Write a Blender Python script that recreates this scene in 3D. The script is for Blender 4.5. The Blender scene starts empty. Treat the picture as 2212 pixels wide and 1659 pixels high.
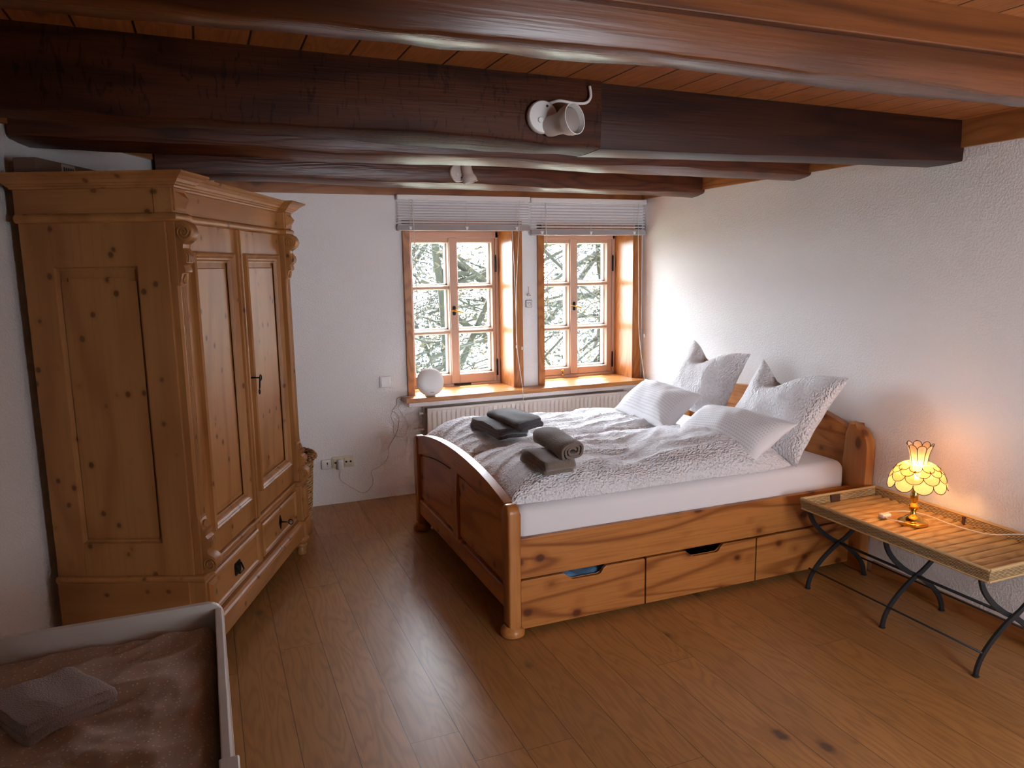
import bpy, bmesh, math, random
from mathutils import Vector, Matrix, noise as mnoise
random.seed(7)
C = bpy.context.scene.collection
PI = math.pi

# ------------------------------------------------------------------ helpers
def V(*a): return Vector(a)

def obj(name, bm, mat, parent=None, local=False, smooth=False, auto=None):
    if parent is not None and not local:
        M = parent.matrix_basis.copy()
        p = parent.parent
        while p is not None:
            M = p.matrix_basis @ M; p = p.parent
        bmesh.ops.transform(bm, matrix=M.inverted(), verts=bm.verts)
    bmesh.ops.recalc_face_normals(bm, faces=bm.faces)
    me = bpy.data.meshes.new(name)
    bm.to_mesh(me); bm.free()
    if mat is not None:
        for m in (mat if isinstance(mat, (list, tuple)) else [mat]): me.materials.append(m)
    if smooth:
        for p in me.polygons: p.use_smooth = True
        if auto is not None:
            try: me.set_sharp_from_angle(angle=math.radians(auto))
            except Exception: pass
    o = bpy.data.objects.new(name, me); C.objects.link(o)
    if parent is not None: o.parent = parent
    return o

def tag(o, label=None, cat=None, group=None, kind=None):
    if label: o['label'] = label
    if cat: o['category'] = cat
    if group: o['group'] = group
    if kind: o['kind'] = kind
    return o

def thing(name, label, cat, loc=(0, 0, 0), rotz=0.0, group=None, kind=None):
    o = bpy.data.objects.new(name, None); C.objects.link(o)
    o.empty_display_size = .05
    o.location = loc; o.rotation_euler = (0, 0, rotz)
    o.matrix_basis = Matrix.Translation(Vector(loc)) @ Matrix.Rotation(rotz, 4, 'Z')
    return tag(o, label, cat, group, kind)

def dup(root, loc, label=None, rotz=None):
    r = root.copy(); C.objects.link(r); r.location = loc
    if rotz is not None: r.rotation_euler = (0, 0, rotz)
    if label: r['label'] = label
    for ch in list(root.children):
        c = ch.copy(); C.objects.link(c); c.parent = r
        for g in ch.children:
            d = g.copy(); C.objects.link(d); d.parent = c
    return r

def B(): return bmesh.new()

def box(bm, lo, hi, bev=0.0, seg=2):
    lo, hi = Vector(lo), Vector(hi)
    r = bmesh.ops.create_cube(bm, size=1.0)
    vs = r['verts']
    c = (lo + hi) / 2; s = hi - lo
    for v in vs: v.co = Vector((c.x + v.co.x * s.x, c.y + v.co.y * s.y, c.z + v.co.z * s.z))
    if bev > 0:
        es = list({e for v in vs for e in v.link_edges})
        bmesh.ops.bevel(bm, geom=es, offset=min(bev, min(s) * .49), segments=seg, profile=.5, affect='EDGES')
    return bm

def tube(bm, pts, r, seg=8, caps=True):
    pts = [Vector(p) for p in pts]; n = len(pts)
    rs = r if isinstance(r, (list, tuple)) else [r] * n
    t0 = (pts[1] - pts[0]).normalized()
    up = Vector((0, 0, 1)) if abs(t0.z) < .9 else Vector((1, 0, 0))
    nrm = t0.cross(up).normalized()
    rings = []
    for i in range(n):
        if i == 0: t = pts[1] - pts[0]
        elif i == n - 1: t = pts[-1] - pts[-2]
        else: t = pts[i + 1] - pts[i - 1]
        t.normalize()
        nrm = (nrm - t * nrm.dot(t))
        if nrm.length < 1e-6: nrm = t.orthogonal()
        nrm.normalize(); b = t.cross(nrm)
        rings.append([bm.verts.new(pts[i] + (nrm * math.cos(2 * PI * k / seg) + b * math.sin(2 * PI * k / seg)) * rs[i]) for k in range(seg)])
    for i in range(n - 1):
        for k in range(seg):
            bm.faces.new((rings[i][k], rings[i][(k + 1) % seg], rings[i + 1][(k + 1) % seg], rings[i + 1][k]))
    if caps:
        bm.faces.new(rings[0][::-1]); bm.faces.new(rings[-1])
    return bm

def smooth_path(pts, sub=6):
    pts = [Vector(p) for p in pts]; out = []
    for i in range(len(pts) - 1):
        p0 = pts[max(i - 1, 0)]; p1 = pts[i]; p2 = pts[i + 1]; p3 = pts[min(i + 2, len(pts) - 1)]
        for k in range(sub):
            t = k / sub
            out.append(.5 * ((2 * p1) + (p2 - p0) * t + (2 * p0 - 5 * p1 + 4 * p2 - p3) * t * t + (3 * p1 - p0 - 3 * p2 + p3) * t ** 3))
    out.append(pts[-1]); return out

def lathe(bm, prof, c=(0, 0, 0), seg=24, M=None):
    c = Vector(c); rings = []
    for r, z in prof:
        ring = []
        for k in range(seg):
            a = 2 * PI * k / seg
            p = Vector((r * math.cos(a), r * math.sin(a), z))
            if M is not None: p = M @ p
            ring.append(bm.verts.new(c + p))
        rings.append(ring)
    for i in range(len(rings) - 1):
        for k in range(seg):
            bm.faces.new((rings[i][k], rings[i][(k + 1) % seg], rings[i + 1][(k + 1) % seg], rings[i + 1][k]))
    if prof[0][0] > 1e-5: bm.faces.new(rings[0][::-1])
    if prof[-1][0] > 1e-5: bm.faces.new(rings[-1])
    bmesh.ops.remove_doubles(bm, verts=bm.verts, dist=1e-6)
    return bm

def prism(bm, poly, f, a, b, bev=0.0, seg=2):
    """poly: 2-D outline; f(u,v,w) -> 3-D; w runs a..b"""
    va = [bm.verts.new(f(u, v, a)) for u, v in poly]
    vb = [bm.verts.new(f(u, v, b)) for u, v in poly]
    n = len(poly)
    fa = bm.faces.new(va[::-1]); fb = bm.faces.new(vb)
    for i in range(n): bm.faces.new((va[i], va[(i + 1) % n], vb[(i + 1) % n], vb[i]))
    if bev > 0:
        es = list(fa.edges) + list(fb.edges)
        bmesh.ops.bevel(bm, geom=es, offset=bev, segments=seg, profile=.5, affect='EDGES', clamp_overlap=True)
    return bm

def rectloft(bm, x0, x1, z0, z1, prof, f, closed=False):
    """nested rectangles: prof = [(inset, depth)]; f(x,z,depth)->3D; a mitred moulding"""
    loops = []
    for ins, d in prof:
        loops.append([bm.verts.new(f(x, z, d)) for x, z in ((x0 + ins, z0 + ins), (x1 - ins, z0 + ins), (x1 - ins, z1 - ins), (x0 + ins, z1 - ins))])
    for i in range(len(loops) - 1):
        for k in range(4):
            bm.faces.new((loops[i][k], loops[i][(k + 1) % 4], loops[i + 1][(k + 1) % 4], loops[i + 1][k]))
    if closed: bm.faces.new(loops[-1])
    return bm

def band(path, t):
    """outline of a strip of thickness t along a 2-D path"""
    n = len(path); L = []; R = []
    for i in range(n):
        a = Vector(path[max(i - 1, 0)]); b = Vector(path[min(i + 1, n - 1)])
        d = (b - a).normalized(); nn = Vector((-d.y, d.x)); p = Vector(path[i])
        L.append(tuple(p + nn * t / 2)); R.append(tuple(p - nn * t / 2))
    return L + R[::-1]

# ------------------------------------------------------------------ materials
class NT:
    def __init__(s, name):
        s.m = bpy.data.materials.new(name); s.m.use_nodes = True
        s.t = s.m.node_tree; s.N = s.t.nodes; s.L = s.t.links
        s.bs = s.N['Principled BSDF']; s.out = s.N['Material Output']
    def n(s, ty, **kw):
        x = s.N.new(ty)
        for k, v in kw.items(): setattr(x, k, v)
        return x
    def link(s, a, b):
        s.L.new(a, b)
    def setin(s, sock, v):
        if hasattr(v, 'links') or isinstance(v, bpy.types.NodeSocket): s.L.new(v, sock)
        else: sock.default_value = v
    def math(s, op, a, b=0.0, c=None):
        x = s.n('ShaderNodeMath', operation=op)
        s.setin(x.inputs[0], a); s.setin(x.inputs[1], b)
        if c is not None: s.setin(x.inputs[2], c)
        return x.outputs[0]
    def mapr(s, v, a, b, c=0.0, d=1.0):
        x = s.n('ShaderNodeMapRange'); x.clamp = True
        s.setin(x.inputs[0], v)
        for i, q in enumerate((a, b, c, d)): x.inputs[i + 1].default_value = q
        return x.outputs[0]
    def mix(s, f, a, b, mode='MIX'):
        x = s.n('ShaderNodeMix', data_type='RGBA', blend_type=mode)
        s.setin(x.inputs[0], f)
        s.setin(x.inputs[6], a if not isinstance(a, tuple) else (*a, 1) if len(a) == 3 else a)
        s.setin(x.inputs[7], b if not isinstance(b, tuple) else (*b, 1) if len(b) == 3 else b)
        return x.outputs[2]
    def coord(s, sp='Object'): return s.n('ShaderNodeTexCoord').outputs[sp]
    def mapping(s, v, scale=(1, 1, 1), loc=(0, 0, 0), rot=(0, 0, 0)):
        x = s.n('ShaderNodeMapping'); s.setin(x.inputs['Vector'], v)
        s.setin(x.inputs['Scale'], scale); s.setin(x.inputs['Location'], loc); x.inputs['Rotation'].default_value = rot
        return x.outputs[0]
    def noise(s, v, scale=1, detail=2, rough=.5, out=0, dist=0.0):
        x = s.n('ShaderNodeTexNoise'); s.setin(x.inputs['Vector'], v)
        x.inputs['Scale'].default_value = scale; x.inputs['Detail'].default_value = detail
        x.inputs['Roughness'].default_value = rough; x.inputs['Distortion'].default_value = dist
        return x.outputs[out]
    def voro(s, v, scale=1, feature='F1', rnd=1.0):
        x = s.n('ShaderNodeTexVoronoi', feature=feature); s.setin(x.inputs['Vector'], v)
        x.inputs['Scale'].default_value = scale; x.inputs['Randomness'].default_value = rnd
        return x
    def sep(s, v):
        x = s.n('ShaderNodeSeparateXYZ'); s.setin(x.inputs[0], v); return x.outputs
    def comb(s, a, b, c):
        x = s.n('ShaderNodeCombineXYZ')
        for i, q in enumerate((a, b, c)): s.setin(x.inputs[i], q)
        return x.outputs[0]
    def bump(s, h, strength=.3, dist=.01):
        x = s.n('ShaderNodeBump'); x.inputs['Strength'].default_value = strength
        x.inputs['Distance'].default_value = dist; s.setin(x.inputs['Height'], h)
        s.link(x.outputs[0], s.bs.inputs['Normal']); return x
    def base(s, col, rough=.5, metal=0.0, spec=.5):
        s.setin(s.bs.inputs['Base Color'], (*col, 1) if isinstance(col, tuple) and len(col) == 3 else col)
        s.setin(s.bs.inputs['Roughness'], rough)
        s.bs.inputs['Metallic'].default_value = metal
        s.bs.inputs['Specular IOR Level'].default_value = spec
        return s.m

def plain(name, col, rough=.5, metal=0.0, spec=.5, bump=None):
    k = NT(name); k.base(col, rough, metal, spec)
    if bump:
        sc, st, di = bump
        k.bump(k.noise(k.coord(), sc, 3), st, di)
    return k.m

def wood(name, light, dark, axis='X', rough=.45, knots=.3, kcol=(.05, .018, .008), ring=16, stretch=.22, gs=5.0, bump=.08, ks=3.2, fl=0.0, off=(0, 0, 0), kr=.16, spec=.4, pw=2.0, kst=.6):
    k = NT(name); co = k.coord()
    ax = 'XYZ'.index(axis)
    sc = [gs] * 3; sc[ax] = gs * stretch
    v = k.mapping(co, tuple(sc), off)
    n1 = k.noise(v, .55, 2.5, .55)
    rings = k.math('SINE', k.math('MULTIPLY', n1, ring * 2 * PI))
    rings = k.mapr(rings, -1, 1)
    sc2 = [gs * 22] * 3; sc2[ax] = gs * .8
    fib = k.noise(k.mapping(co, tuple(sc2)), 1, 2)
    col = k.mix(k.math('MULTIPLY', k.math('POWER', rings, pw), .85), light, dark)
    col = k.mix(k.mapr(fib, .45, .75, 0, .45), col, dark)
    big = k.noise(k.mapping(co, tuple(c * .25 for c in sc)), 1, 2)
    col = k.mix(k.mapr(big, .3, .7, .0, .35), col, tuple(c * .72 for c in light))
    if knots > 0:
        sk = [ks] * 3; sk[ax] = ks * kst
        vk = k.voro(k.mapping(co, tuple(sk), (off[0] + 3.1, off[1] + 1.7, off[2])), 1)
        jit = k.math('MULTIPLY', k.math('SUBTRACT', k.noise(co, 40, 1), .5), .06)
        d = k.math('ADD', vk.outputs['Distance'], jit)
        sel = k.math('GREATER_THAN', k.sep(vk.outputs['Color'])[0], 1 - knots)
        m1 = k.math('MULTIPLY', k.mapr(d, kr, kr * .55), sel)
        col = k.mix(m1, col, kcol)
        halo = k.math('MULTIPLY', k.mapr(d, kr * 1.9, kr), sel)
        col = k.mix(k.math('MULTIPLY', halo, .4), col, dark)
    if fl > 0:   # dark medullary flecks
        vf = k.noise(k.mapping(co, (22, 10, 6), (0, 0, 0), (0, .6, 0)), 2.0, 2, .5, dist=1.2)
        col = k.mix(k.math('MULTIPLY', k.mapr(vf, .58, .66), fl), col, (.008, .004, .003))
    k.base(col, rough, spec=spec)
    h = k.math('ADD', k.math('MULTIPLY', rings, .4), fib)
    k.bump(h, bump, .004)
    return k.m

def planks(name, w, off, light, dark, rough, L=2.2, seamcol=(.02, .01, .005), seam=.012, ring=14, knots=.3, var=.35, bump=.15, kcol=(.03, .018, .012), coat=0.0):
    """boards running along Y, width w"""
    k = NT(name); co = k.coord(); x, y, z = k.sep(co)
    t = k.math('DIVIDE', k.math('SUBTRACT', x, off), w)
    idx = k.math('FLOOR', t); fr = k.math('FRACT', t)
    wn = k.n('ShaderNodeTexWhiteNoise', noise_dimensions='1D'); k.setin(wn.inputs['W'], idx)
    r = wn.outputs['Value']
    yy = k.math('ADD', y, k.math('MULTIPLY', r, L * 3.7))
    ty = k.math('DIVIDE', yy, L); iy = k.math('FLOOR', ty); fy = k.math('FRACT', ty)
    wn2 = k.n('ShaderNodeTexWhiteNoise', noise_dimensions='2D'); k.setin(wn2.inputs['Vector'], k.comb(idx, iy, 0.0))
    r2 = wn2.outputs['Value']
    v = k.comb(k.math('ADD', x, k.math('MULTIPLY', r2, 37.0)), k.math('ADD', yy, k.math('MULTIPLY', r2, 11.0)), 0.0)
    n1 = k.noise(k.mapping(v, (6, .9, 1)), 1.1, 2.5, .55)
    rings = k.mapr(k.math('SINE', k.math('MULTIPLY', n1, ring * 2 * PI)), -1, 1)
    fib = k.noise(k.mapping(v, (170, 5, 1)), 1, 2)
    col = k.mix(k.math('MULTIPLY', k.math('POWER', rings, 2.0), .55), light, dark)
    col = k.mix(k.mapr(fib, .45, .75, 0, .4), col, dark)
    col = k.mix(k.math('MULTIPLY', r2, var), col, tuple(c * .45 for c in light))
    if knots > 0:
        vk = k.voro(k.mapping(v, (4.2, 2.4, 1)), 1)
        d = k.math('ADD', vk.outputs['Distance'], k.math('MULTIPLY', k.math('SUBTRACT', k.noise(v, 40, 1), .5), .06))
        sel = k.math('GREATER_THAN', k.sep(vk.outputs['Color'])[0], 1 - knots)
        col = k.mix(k.math('MULTIPLY', k.mapr(d, .12, .05), sel), col, kcol)
        col = k.mix(k.math('MULTIPLY', k.math('MULTIPLY', k.mapr(d, .26, .1), sel), .35), col, dark)
    e = k.math('MINIMUM', fr, k.math('SUBTRACT', 1.0, fr))
    s1 = k.mapr(e, seam, seam * .4)
    e2 = k.math('MULTIPLY', k.math('MINIMUM', fy, k.math('SUBTRACT', 1.0, fy)), L / w)
    s2 = k.mapr(e2, seam * .8, seam * .3)
    sm = k.math('MAXIMUM', s1, s2)
    col = k.mix(sm, col, seamcol)
    k.base(col, k.math('ADD', k.math('MULTIPLY', fib, .12), rough), spec=.5)
    k.bump(k.math('SUBTRACT', k.math('ADD', k.math('MULTIPLY', rings, .25), k.math('MULTIPLY', fib, .5)), k.math('MULTIPLY', sm, 3.0)), bump, .003)
    if coat: k.bs.inputs['Coat Weight'].default_value = coat; k.bs.inputs['Coat Roughness'].default_value = .3
    return k.m

def plaster(name, col):
    k = NT(name); co = k.coord()
    n1 = k.noise(co, 100, 3, .55); n2 = k.voro(co, 62, 'SMOOTH_F1').outputs['Distance']
    k.base(col, .9, spec=.15)
    k.bump(k.math('ADD', k.mapr(n1, .42, .62), k.math('MULTIPLY', n2, .6)), .35, .004)
    return k.m

def cloth(name, col, rough=.85, scale=70, an=(1, 1, 1), st=.5, di=.004, pattern=None, sheen=.2):
    k = NT(name); co = k.coord()
    n1 = k.noise(k.mapping(co, an), scale, 2, .55)
    k.base(col, rough, spec=.15)
    k.bs.inputs['Sheen Weight'].default_value = sheen
    k.bump(n1, st, di)
    return k.m

def seersucker(name, col):
    k = NT(name); co = k.coord()
    v = k.voro(k.mapping(co, (1, 1.5, 1)), 95, 'SMOOTH_F1').outputs['Distance']
    n = k.noise(co, 60, 2)
    k.base(col, .85, spec=.15); k.bs.inputs['Sheen Weight'].default_value = .15
    k.bump(k.math('ADD', v, n), 1.0, .012)
    return k.m

def dashed_cloth(name, col):
    k = NT(name); uv = k.coord('UV'); u, v, w = k.sep(uv)
    row = k.math('FLOOR', k.math('MULTIPLY', v, 20.0))
    fu = k.math('FRACT', k.math('ADD', k.math('MULTIPLY', u, 42.0), k.math('MULTIPLY', row, .5)))
    fv = k.math('FRACT', k.math('MULTIPLY', v, 20.0))
    dash = k.math('MULTIPLY', k.mapr(k.math('ABSOLUTE', k.math('SUBTRACT', fu, .5)), .34, .24), k.mapr(k.math('ABSOLUTE', k.math('SUBTRACT', fv, .5)), .22, .12))
    edge = k.math('MULTIPLY', k.mapr(k.math('ABSOLUTE', k.math('SUBTRACT', u, .5)), .46, .42), k.mapr(k.math('ABSOLUTE', k.math('SUBTRACT', v, .5)), .47, .44))
    dash = k.math('MULTIPLY', dash, edge)
    k.base(k.mix(k.math('MULTIPLY', dash, .35), col, tuple(c * .40 for c in col)), .85, spec=.15)
    k.bump(k.math('SUBTRACT', k.math('MULTIPLY', k.noise(k.coord(), 45, 2), .5), k.math('MULTIPLY', dash, .7)), .6, .006)
    return k.m

def dotted_sheet(name, col, dot):
    k = NT(name); co = k.coord()
    v = k.voro(k.mapping(co, (46, 46, 1)), 1, rnd=.8); v.voronoi_dimensions = '2D'
    m = k.mapr(v.outputs['Distance'], .13, .08)
    k.base(k.mix(m, col, dot), .85, spec=.15)
    k.bump(k.noise(co, 160, 2), .2, .002)
    return k.m

def wicker(name, col, dark, sx=1, sy=1, sz=1, rot=(0, 0, 0), amp=.9):
    """over-under weave drawn from object coordinates; sx.. strands per metre"""
    k = NT(name); co = k.mapping(k.coord(), (1, 1, 1), (0, 0, 0), rot); x, y, z = k.sep(co)
    a = k.math('ADD', k.math('MULTIPLY', x, sx), k.math('MULTIPLY', y, sy))
    row = k.math('FLOOR', k.math('MULTIPLY', z, sz))
    w1 = k.math('SINE', k.math('ADD', k.math('MULTIPLY', a, PI), k.math('MULTIPLY', row, PI)))
    fz = k.math('FRACT', k.math('MULTIPLY', z, sz))
    w2 = k.math('SINE', k.math('MULTIPLY', fz, PI))
    h = k.math('ADD', k.math('MULTIPLY', k.mapr(w1, -1, 1), .5), k.math('MULTIPLY', w2, .7))
    c = k.mix(k.mapr(h, .2, .85), dark, col)
    c = k.mix(k.mapr(k.noise(k.coord(), 30, 2), .4, .7, 0, .4), c, tuple(q * .6 for q in col))
    k.base(c, .55, spec=.3); k.bump(h, amp, .006)
    return k.m

MT = {}
MT['wall'] = plaster('plaster_white', (.85, .84, .835))
MT['floor'] = planks('oak_floor', .1845, .022, (.50, .238, .074), (.31, .138, .042), .30, L=2.3, seamcol=(.09, .045, .018), seam=.010, knots=.55, var=.40, bump=.06, kcol=(.02, .017, .017))
MT['ceil'] = planks('ceiling_boards', .152, .03, (.52, .20, .06), (.30, .095, .026), .40, L=9.0, seamcol=(.015, .005, .002), seam=.03, knots=.25, var=.4)
MT['beam'] = wood('beam_red', (.135, .036, .012), (.05, .013, .005), 'X', .34, .25, ring=20, stretch=.12, gs=7, bump=.3, spec=.45)
MT['beam_pine'] = wood('beam_pine', (.155, .047, .012), (.055, .015, .005), 'X', .27, .4, ring=9, stretch=.09, gs=4, bump=.22, kcol=(.03, .010, .005), ks=4, spec=.4, pw=3.0)
MT['beam_oak'] = wood('beam_oak', (.075, .022, .009), (.030, .010, .005), 'X', .5, .2, ring=8, stretch=.2, gs=6, bump=.35, fl=.55, spec=.1)
MT['beam_dark'] = wood('beam_dark', (.042, .012, .006), (.018, .006, .004), 'X', .4, .25, ring=12, stretch=.1, gs=6, bump=.2, spec=.25)
MT['trim'] = wood('trim_pine', (.46, .19, .06), (.30, .11, .03), 'Y', .4, .2)
MT['trimx'] = wood('trim_pine_x', (.40, .155, .048), (.26, .09, .025), 'X', .4, .25)
MT['case'] = wood('casing_pine', (.46, .175, .042), (.30, .095, .020), 'Z', .35, .15, ring=20, gs=6)
MT['sill'] = wood('sill_pine', (.54, .225, .06), (.38, .135, .033), 'X', .3, .35, kcol=(.22, .06, .03), ks=4)
MT['winpaint'] = plain('window_paint', (.52, .36, .275), .4)
MT['winwhite'] = plain('window_outer_white', (.85, .86, .86), .5)
MT['ward_z'] = wood('wardrobe_pine_z', (.46, .21, .066), (.34, .135, .038), 'Z', .42, 1.0, kcol=(.030, .012, .008), ks=12, ring=7, gs=3.2, kr=.16, kst=.85, pw=3.0)
MT['ward_x'] = wood('wardrobe_pine_x', (.47, .215, .068), (.35, .14, .039), 'X', .42, 1.0, kcol=(.030, .012, .008), ks=12, ring=7, gs=3.2, kr=.16, kst=.85, pw=3.0)
MT['ward_y'] = wood('wardrobe_pine_y', (.45, .205, .064), (.34, .13, .037), 'Y', .42, 1.0, kcol=(.030, .012, .008), ks=12, ring=7, gs=3.2, kr=.16, kst=.85, pw=3.0)
MT['bed_x'] = wood('bed_pine_x', (.52, .20, .050), (.20, .050, .010), 'X', .35, .75, kcol=(.05, .014, .006), ks=9, ring=13, gs=4.5, stretch=.09, kr=.22, pw=8.0, kst=.75)
MT['bed_y'] = wood('bed_pine_y', (.54, .215, .055), (.28, .08, .018), 'Y', .35, .8, kcol=(.05, .014, .006), ks=10, ring=8, gs=4, stretch=.12, kr=.22, pw=4.0, kst=.8)
MT['bed_z'] = wood('bed_pine_z', (.55, .225, .06), (.36, .115, .027), 'Z', .32, .7, kcol=(.05, .014, .006), ks=9, ring=9, gs=4, stretch=.12, kr=.24)
MT['black'] = plain('iron_black', (.012, .011, .011), .45, .6)
MT['iron'] = plain('stand_iron', (.050, .054, .060), .42, .6, bump=(200, .2, .001))
MT['brass'] = plain('brass', (.70, .44, .10), .16, 1.0)
MT['steel'] = plain('steel', (.6, .6, .6), .3, 1.0)
MT['white_metal'] = plain('lamp_white', (.72, .68, .64), .4)
MT['blind'] = plain('blind_aluminium', (.88, .87, .89), .30, 0.0)
MT['blind_rail'] = plain('blind_rail', (.50, .50, .52), .25, .25)
MT['plastic_white'] = plain('plastic_white', (.78, .77, .75), .35)
MT['plastic_cream'] = plain('plastic_cream', (.70, .64, .48), .35)
MT['radiator'] = plain('radiator_enamel', (.78, .75, .71), .35)
MT['radback'] = plain('radiator_back', (.45, .39, .33), .5)
MT['dark'] = plain('dark_hole', (.01, .01, .01), .8)
MT['duvet'] = seersucker('duvet_seersucker', (.84, .82, .84))
MT['pillow'] = seersucker('pillow_seersucker', (.84, .82, .83))
MT['pillow_dash'] = dashed_cloth('pillow_dashed', (.84, .83, .85))
MT['sheet'] = cloth('fitted_sheet', (.80, .77, .78), scale=180, st=.15, di=.002)
MT['towel_dark'] = cloth('towel_charcoal', (.075, .066, .068), scale=260, st=1.0, di=.006, sheen=.6)
MT['towel_brown'] = cloth('towel_taupe', (.22, .165, .13), scale=260, st=1.0, di=.006, sheen=.5)
MT['towel_mauve'] = cloth('towel_mauve', (.36, .28, .255), scale=240, st=1.0, di=.006, sheen=.4)
MT['blue'] = cloth('blue_cloth', (.10, .20, .34), scale=120)
MT['cot'] = wood('cot_white', (.74, .70, .65), (.66, .61, .56), 'X', .45, 0, ring=6, bump=.05)
MT['cotsheet'] = dotted_sheet('cot_sheet', (.52, .40, .31), (.82, .72, .60))
MT['card'] = plain('cardboard', (.20, .115, .075), .8)
MT['paper'] = plain('paper_label', (.55, .47, .38), .7)
MT['print'] = plain('label_print', (.06, .05, .05), .7)
MT['basket'] = wicker('basket_wicker', (.50, .25, .10), (.08, .03, .012), 26, 26, 62)
MT['tray_x'] = wicker('tray_weave_side', (.60, .42, .22), (.13, .07, .028), 44, 44, 150)
MT['tray_floor'] = wood('tray_reed', (.62, .38, .14), (.40, .21, .065), 'X', .45, 0, ring=10, gs=9, stretch=.3, bump=.6)
MT['reed'] = plain('reed_rim', (.56, .36, .16), .5, bump=(60, .4, .003))
MT['leather'] = plain('leather_brown', (.07, .03, .018), .5)
MT['cord_white'] = plain('cord_white', (.72, .68, .60), .5)
MT['cord_thin'] = plain('cord_thin', (.55, .50, .47), .5)
MT['bark'] = plain('bark', (.013, .015, .006), .9)
MT['leafy'] = plain('leaf_yellow', (.030, .024, .002), .8)
MT['leafg'] = plain('leaf_green', (.007, .014, .005), .8)
MT['leafb'] = plain('leaf_cool', (.010, .018, .021), .8)
MT['ground'] = plain('garden_ground', (.30, .34, .24), .9)

def glass():
    k = NT('window_glass'); k.N.remove(k.bs)
    tr = k.n('ShaderNodeBsdfTransparent'); tr.inputs[0].default_value = (.96, .97, .97, 1)
    gl = k.n('ShaderNodeBsdfGlossy'); gl.inputs['Roughness'].default_value = .02
    mx = k.n('ShaderNodeMixShader'); mx.inputs[0].default_value = .05
    k.link(tr.outputs[0], mx.inputs[1]); k.link(gl.outputs[0], mx.inputs[2]); k.link(mx.outputs[0], k.out.inputs[0])
    return k.m
MT['glass'] = glass()

def shell():
    k = NT('capiz_shell'); k.N.remove(k.bs)
    co = k.coord(); n = k.noise(co, 60, 3)
    col = k.mix(n, (.72, .50, .30), (.85, .68, .48))
    tl = k.n('ShaderNodeBsdfTranslucent'); k.setin(tl.inputs[0], col)
    df = k.n('ShaderNodeBsdfDiffuse'); k.setin(df.inputs[0], col)
    tp = k.n('ShaderNodeBsdfTransparent'); tp.inputs[0].default_value = (1, .88, .68, 1)
    m1 = k.n('ShaderNodeMixShader'); m1.inputs[0].default_value = .38
    k.link(tl.outputs[0], m1.inputs[1]); k.link(df.outputs[0], m1.inputs[2])
    m2 = k.n('ShaderNodeMixShader'); m2.inputs[0].default_value = .22
    k.link(m1.outputs[0], m2.inputs[1]); k.link(tp.outputs[0], m2.inputs[2]); k.link(m2.outputs[0], k.out.inputs[0])
    return k.m
MT['shell'] = shell()

def emit(name, col, st):
    k = NT(name); k.N.remove(k.bs)
    e = k.n('ShaderNodeEmission'); e.inputs[0].default_value = (*col, 1); e.inputs[1].default_value = st
    k.link(e.outputs[0], k.out.inputs[0]); return k.m

# ------------------------------------------------------------------ room shell
def RW(y): return 3.285 + .021 * (y - 2)          # right wall
AW = math.radians(23.02); DW = Vector((math.sin(AW), math.cos(AW), 0)); NW = Vector((-math.cos(AW), math.sin(AW), 0))
DL = 1.985                                        # left wall distance
def LWX(y): return -(DL - NW.y * y) / -NW.x       # x of the left wall at y
def ZC(x): return 2.322 + .014 * (3.29 - x)       # ceiling height
YB, YF = 5.39, -1.7

def struct(name, bm, mat, label=None, cat=None, **k):
    return tag(obj(name, bm, mat, **k), label, cat, kind='structure')

bm = B(); box(bm, (-3.2, YF - .2, -.1), (3.8, YB + .02, 0)); struct('floor', bm, MT['floor'], 'wide oak floorboards with dark knots', 'floor')
bm = B()
vs = [bm.verts.new((x, y, ZC(x) + dz)) for dz in (0, .08) for x, y in ((-3.4, YF - .2), (3.8, YF - .2), (3.8, YB + .4), (-3.4, YB + .4))]
for f in ((0, 1, 2, 3), (7, 6, 5, 4), (0, 4, 5, 1), (1, 5, 6, 2), (2, 6, 7, 3), (3, 7, 4, 0)): bm.faces.new([vs[i] for i in f])
struct('ceiling', bm, MT['ceil'], 'red brown ceiling boards between the beams', 'ceiling')

W1 = (1.40, 2.20, .75, 1.965); W2 = (2.457, 3.26, .75, 1.955)
bm = B(); y0, y1 = YB, 5.80
for lo, hi in (((-.2, y0, 0), (W1[0], y1, 2.45)), ((W1[1], y0, 0), (W2[0], y1, 2.45)), ((W2[1], y0, 0), (3.7, y1, 2.45)),
               ((W1[0], y0, 0), (W1[1], y1, W1[2])), ((W2[0], y0, 0), (W2[1], y1, W2[2])),
               ((W1[0], y0, W1[3]), (W1[1], y1, 2.45)), ((W2[0], y0, W2[3]), (W2[1], y1, 2.45))): box(bm, lo, hi)
struct('wall_back', bm, MT['wall'], 'white textured wall with the two windows', 'wall')
def wallslab(name, p, q, n, h, mat, label, th=.2):
    bm = B(); p, q, n = Vector(p), Vector(q), Vector(n)
    prism(bm, [(0, 0), (1, 0), (1, 1), (0, 1)], lambda u, v, w: p.lerp(q, u) + n * w + Vector((0, 0, v * h)), 0, th)
    return struct(name, bm, mat, label, 'wall')
wallslab('wall_right', (RW(YF - .3), YF - .3, 0), (RW(YB + .1), YB + .1, 0), (1, -.02, 0), 2.45, MT['wall'], 'white textured wall behind the headboard and lamp')
wallslab('wall_left', (LWX(YF - .3), YF - .3, 0), (LWX(YB + .2), YB + .2, 0), NW, 2.48, MT['wall'], 'white wall behind the wardrobe')
RFILL = (1.3, 2.65, .75, 2.05)
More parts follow.
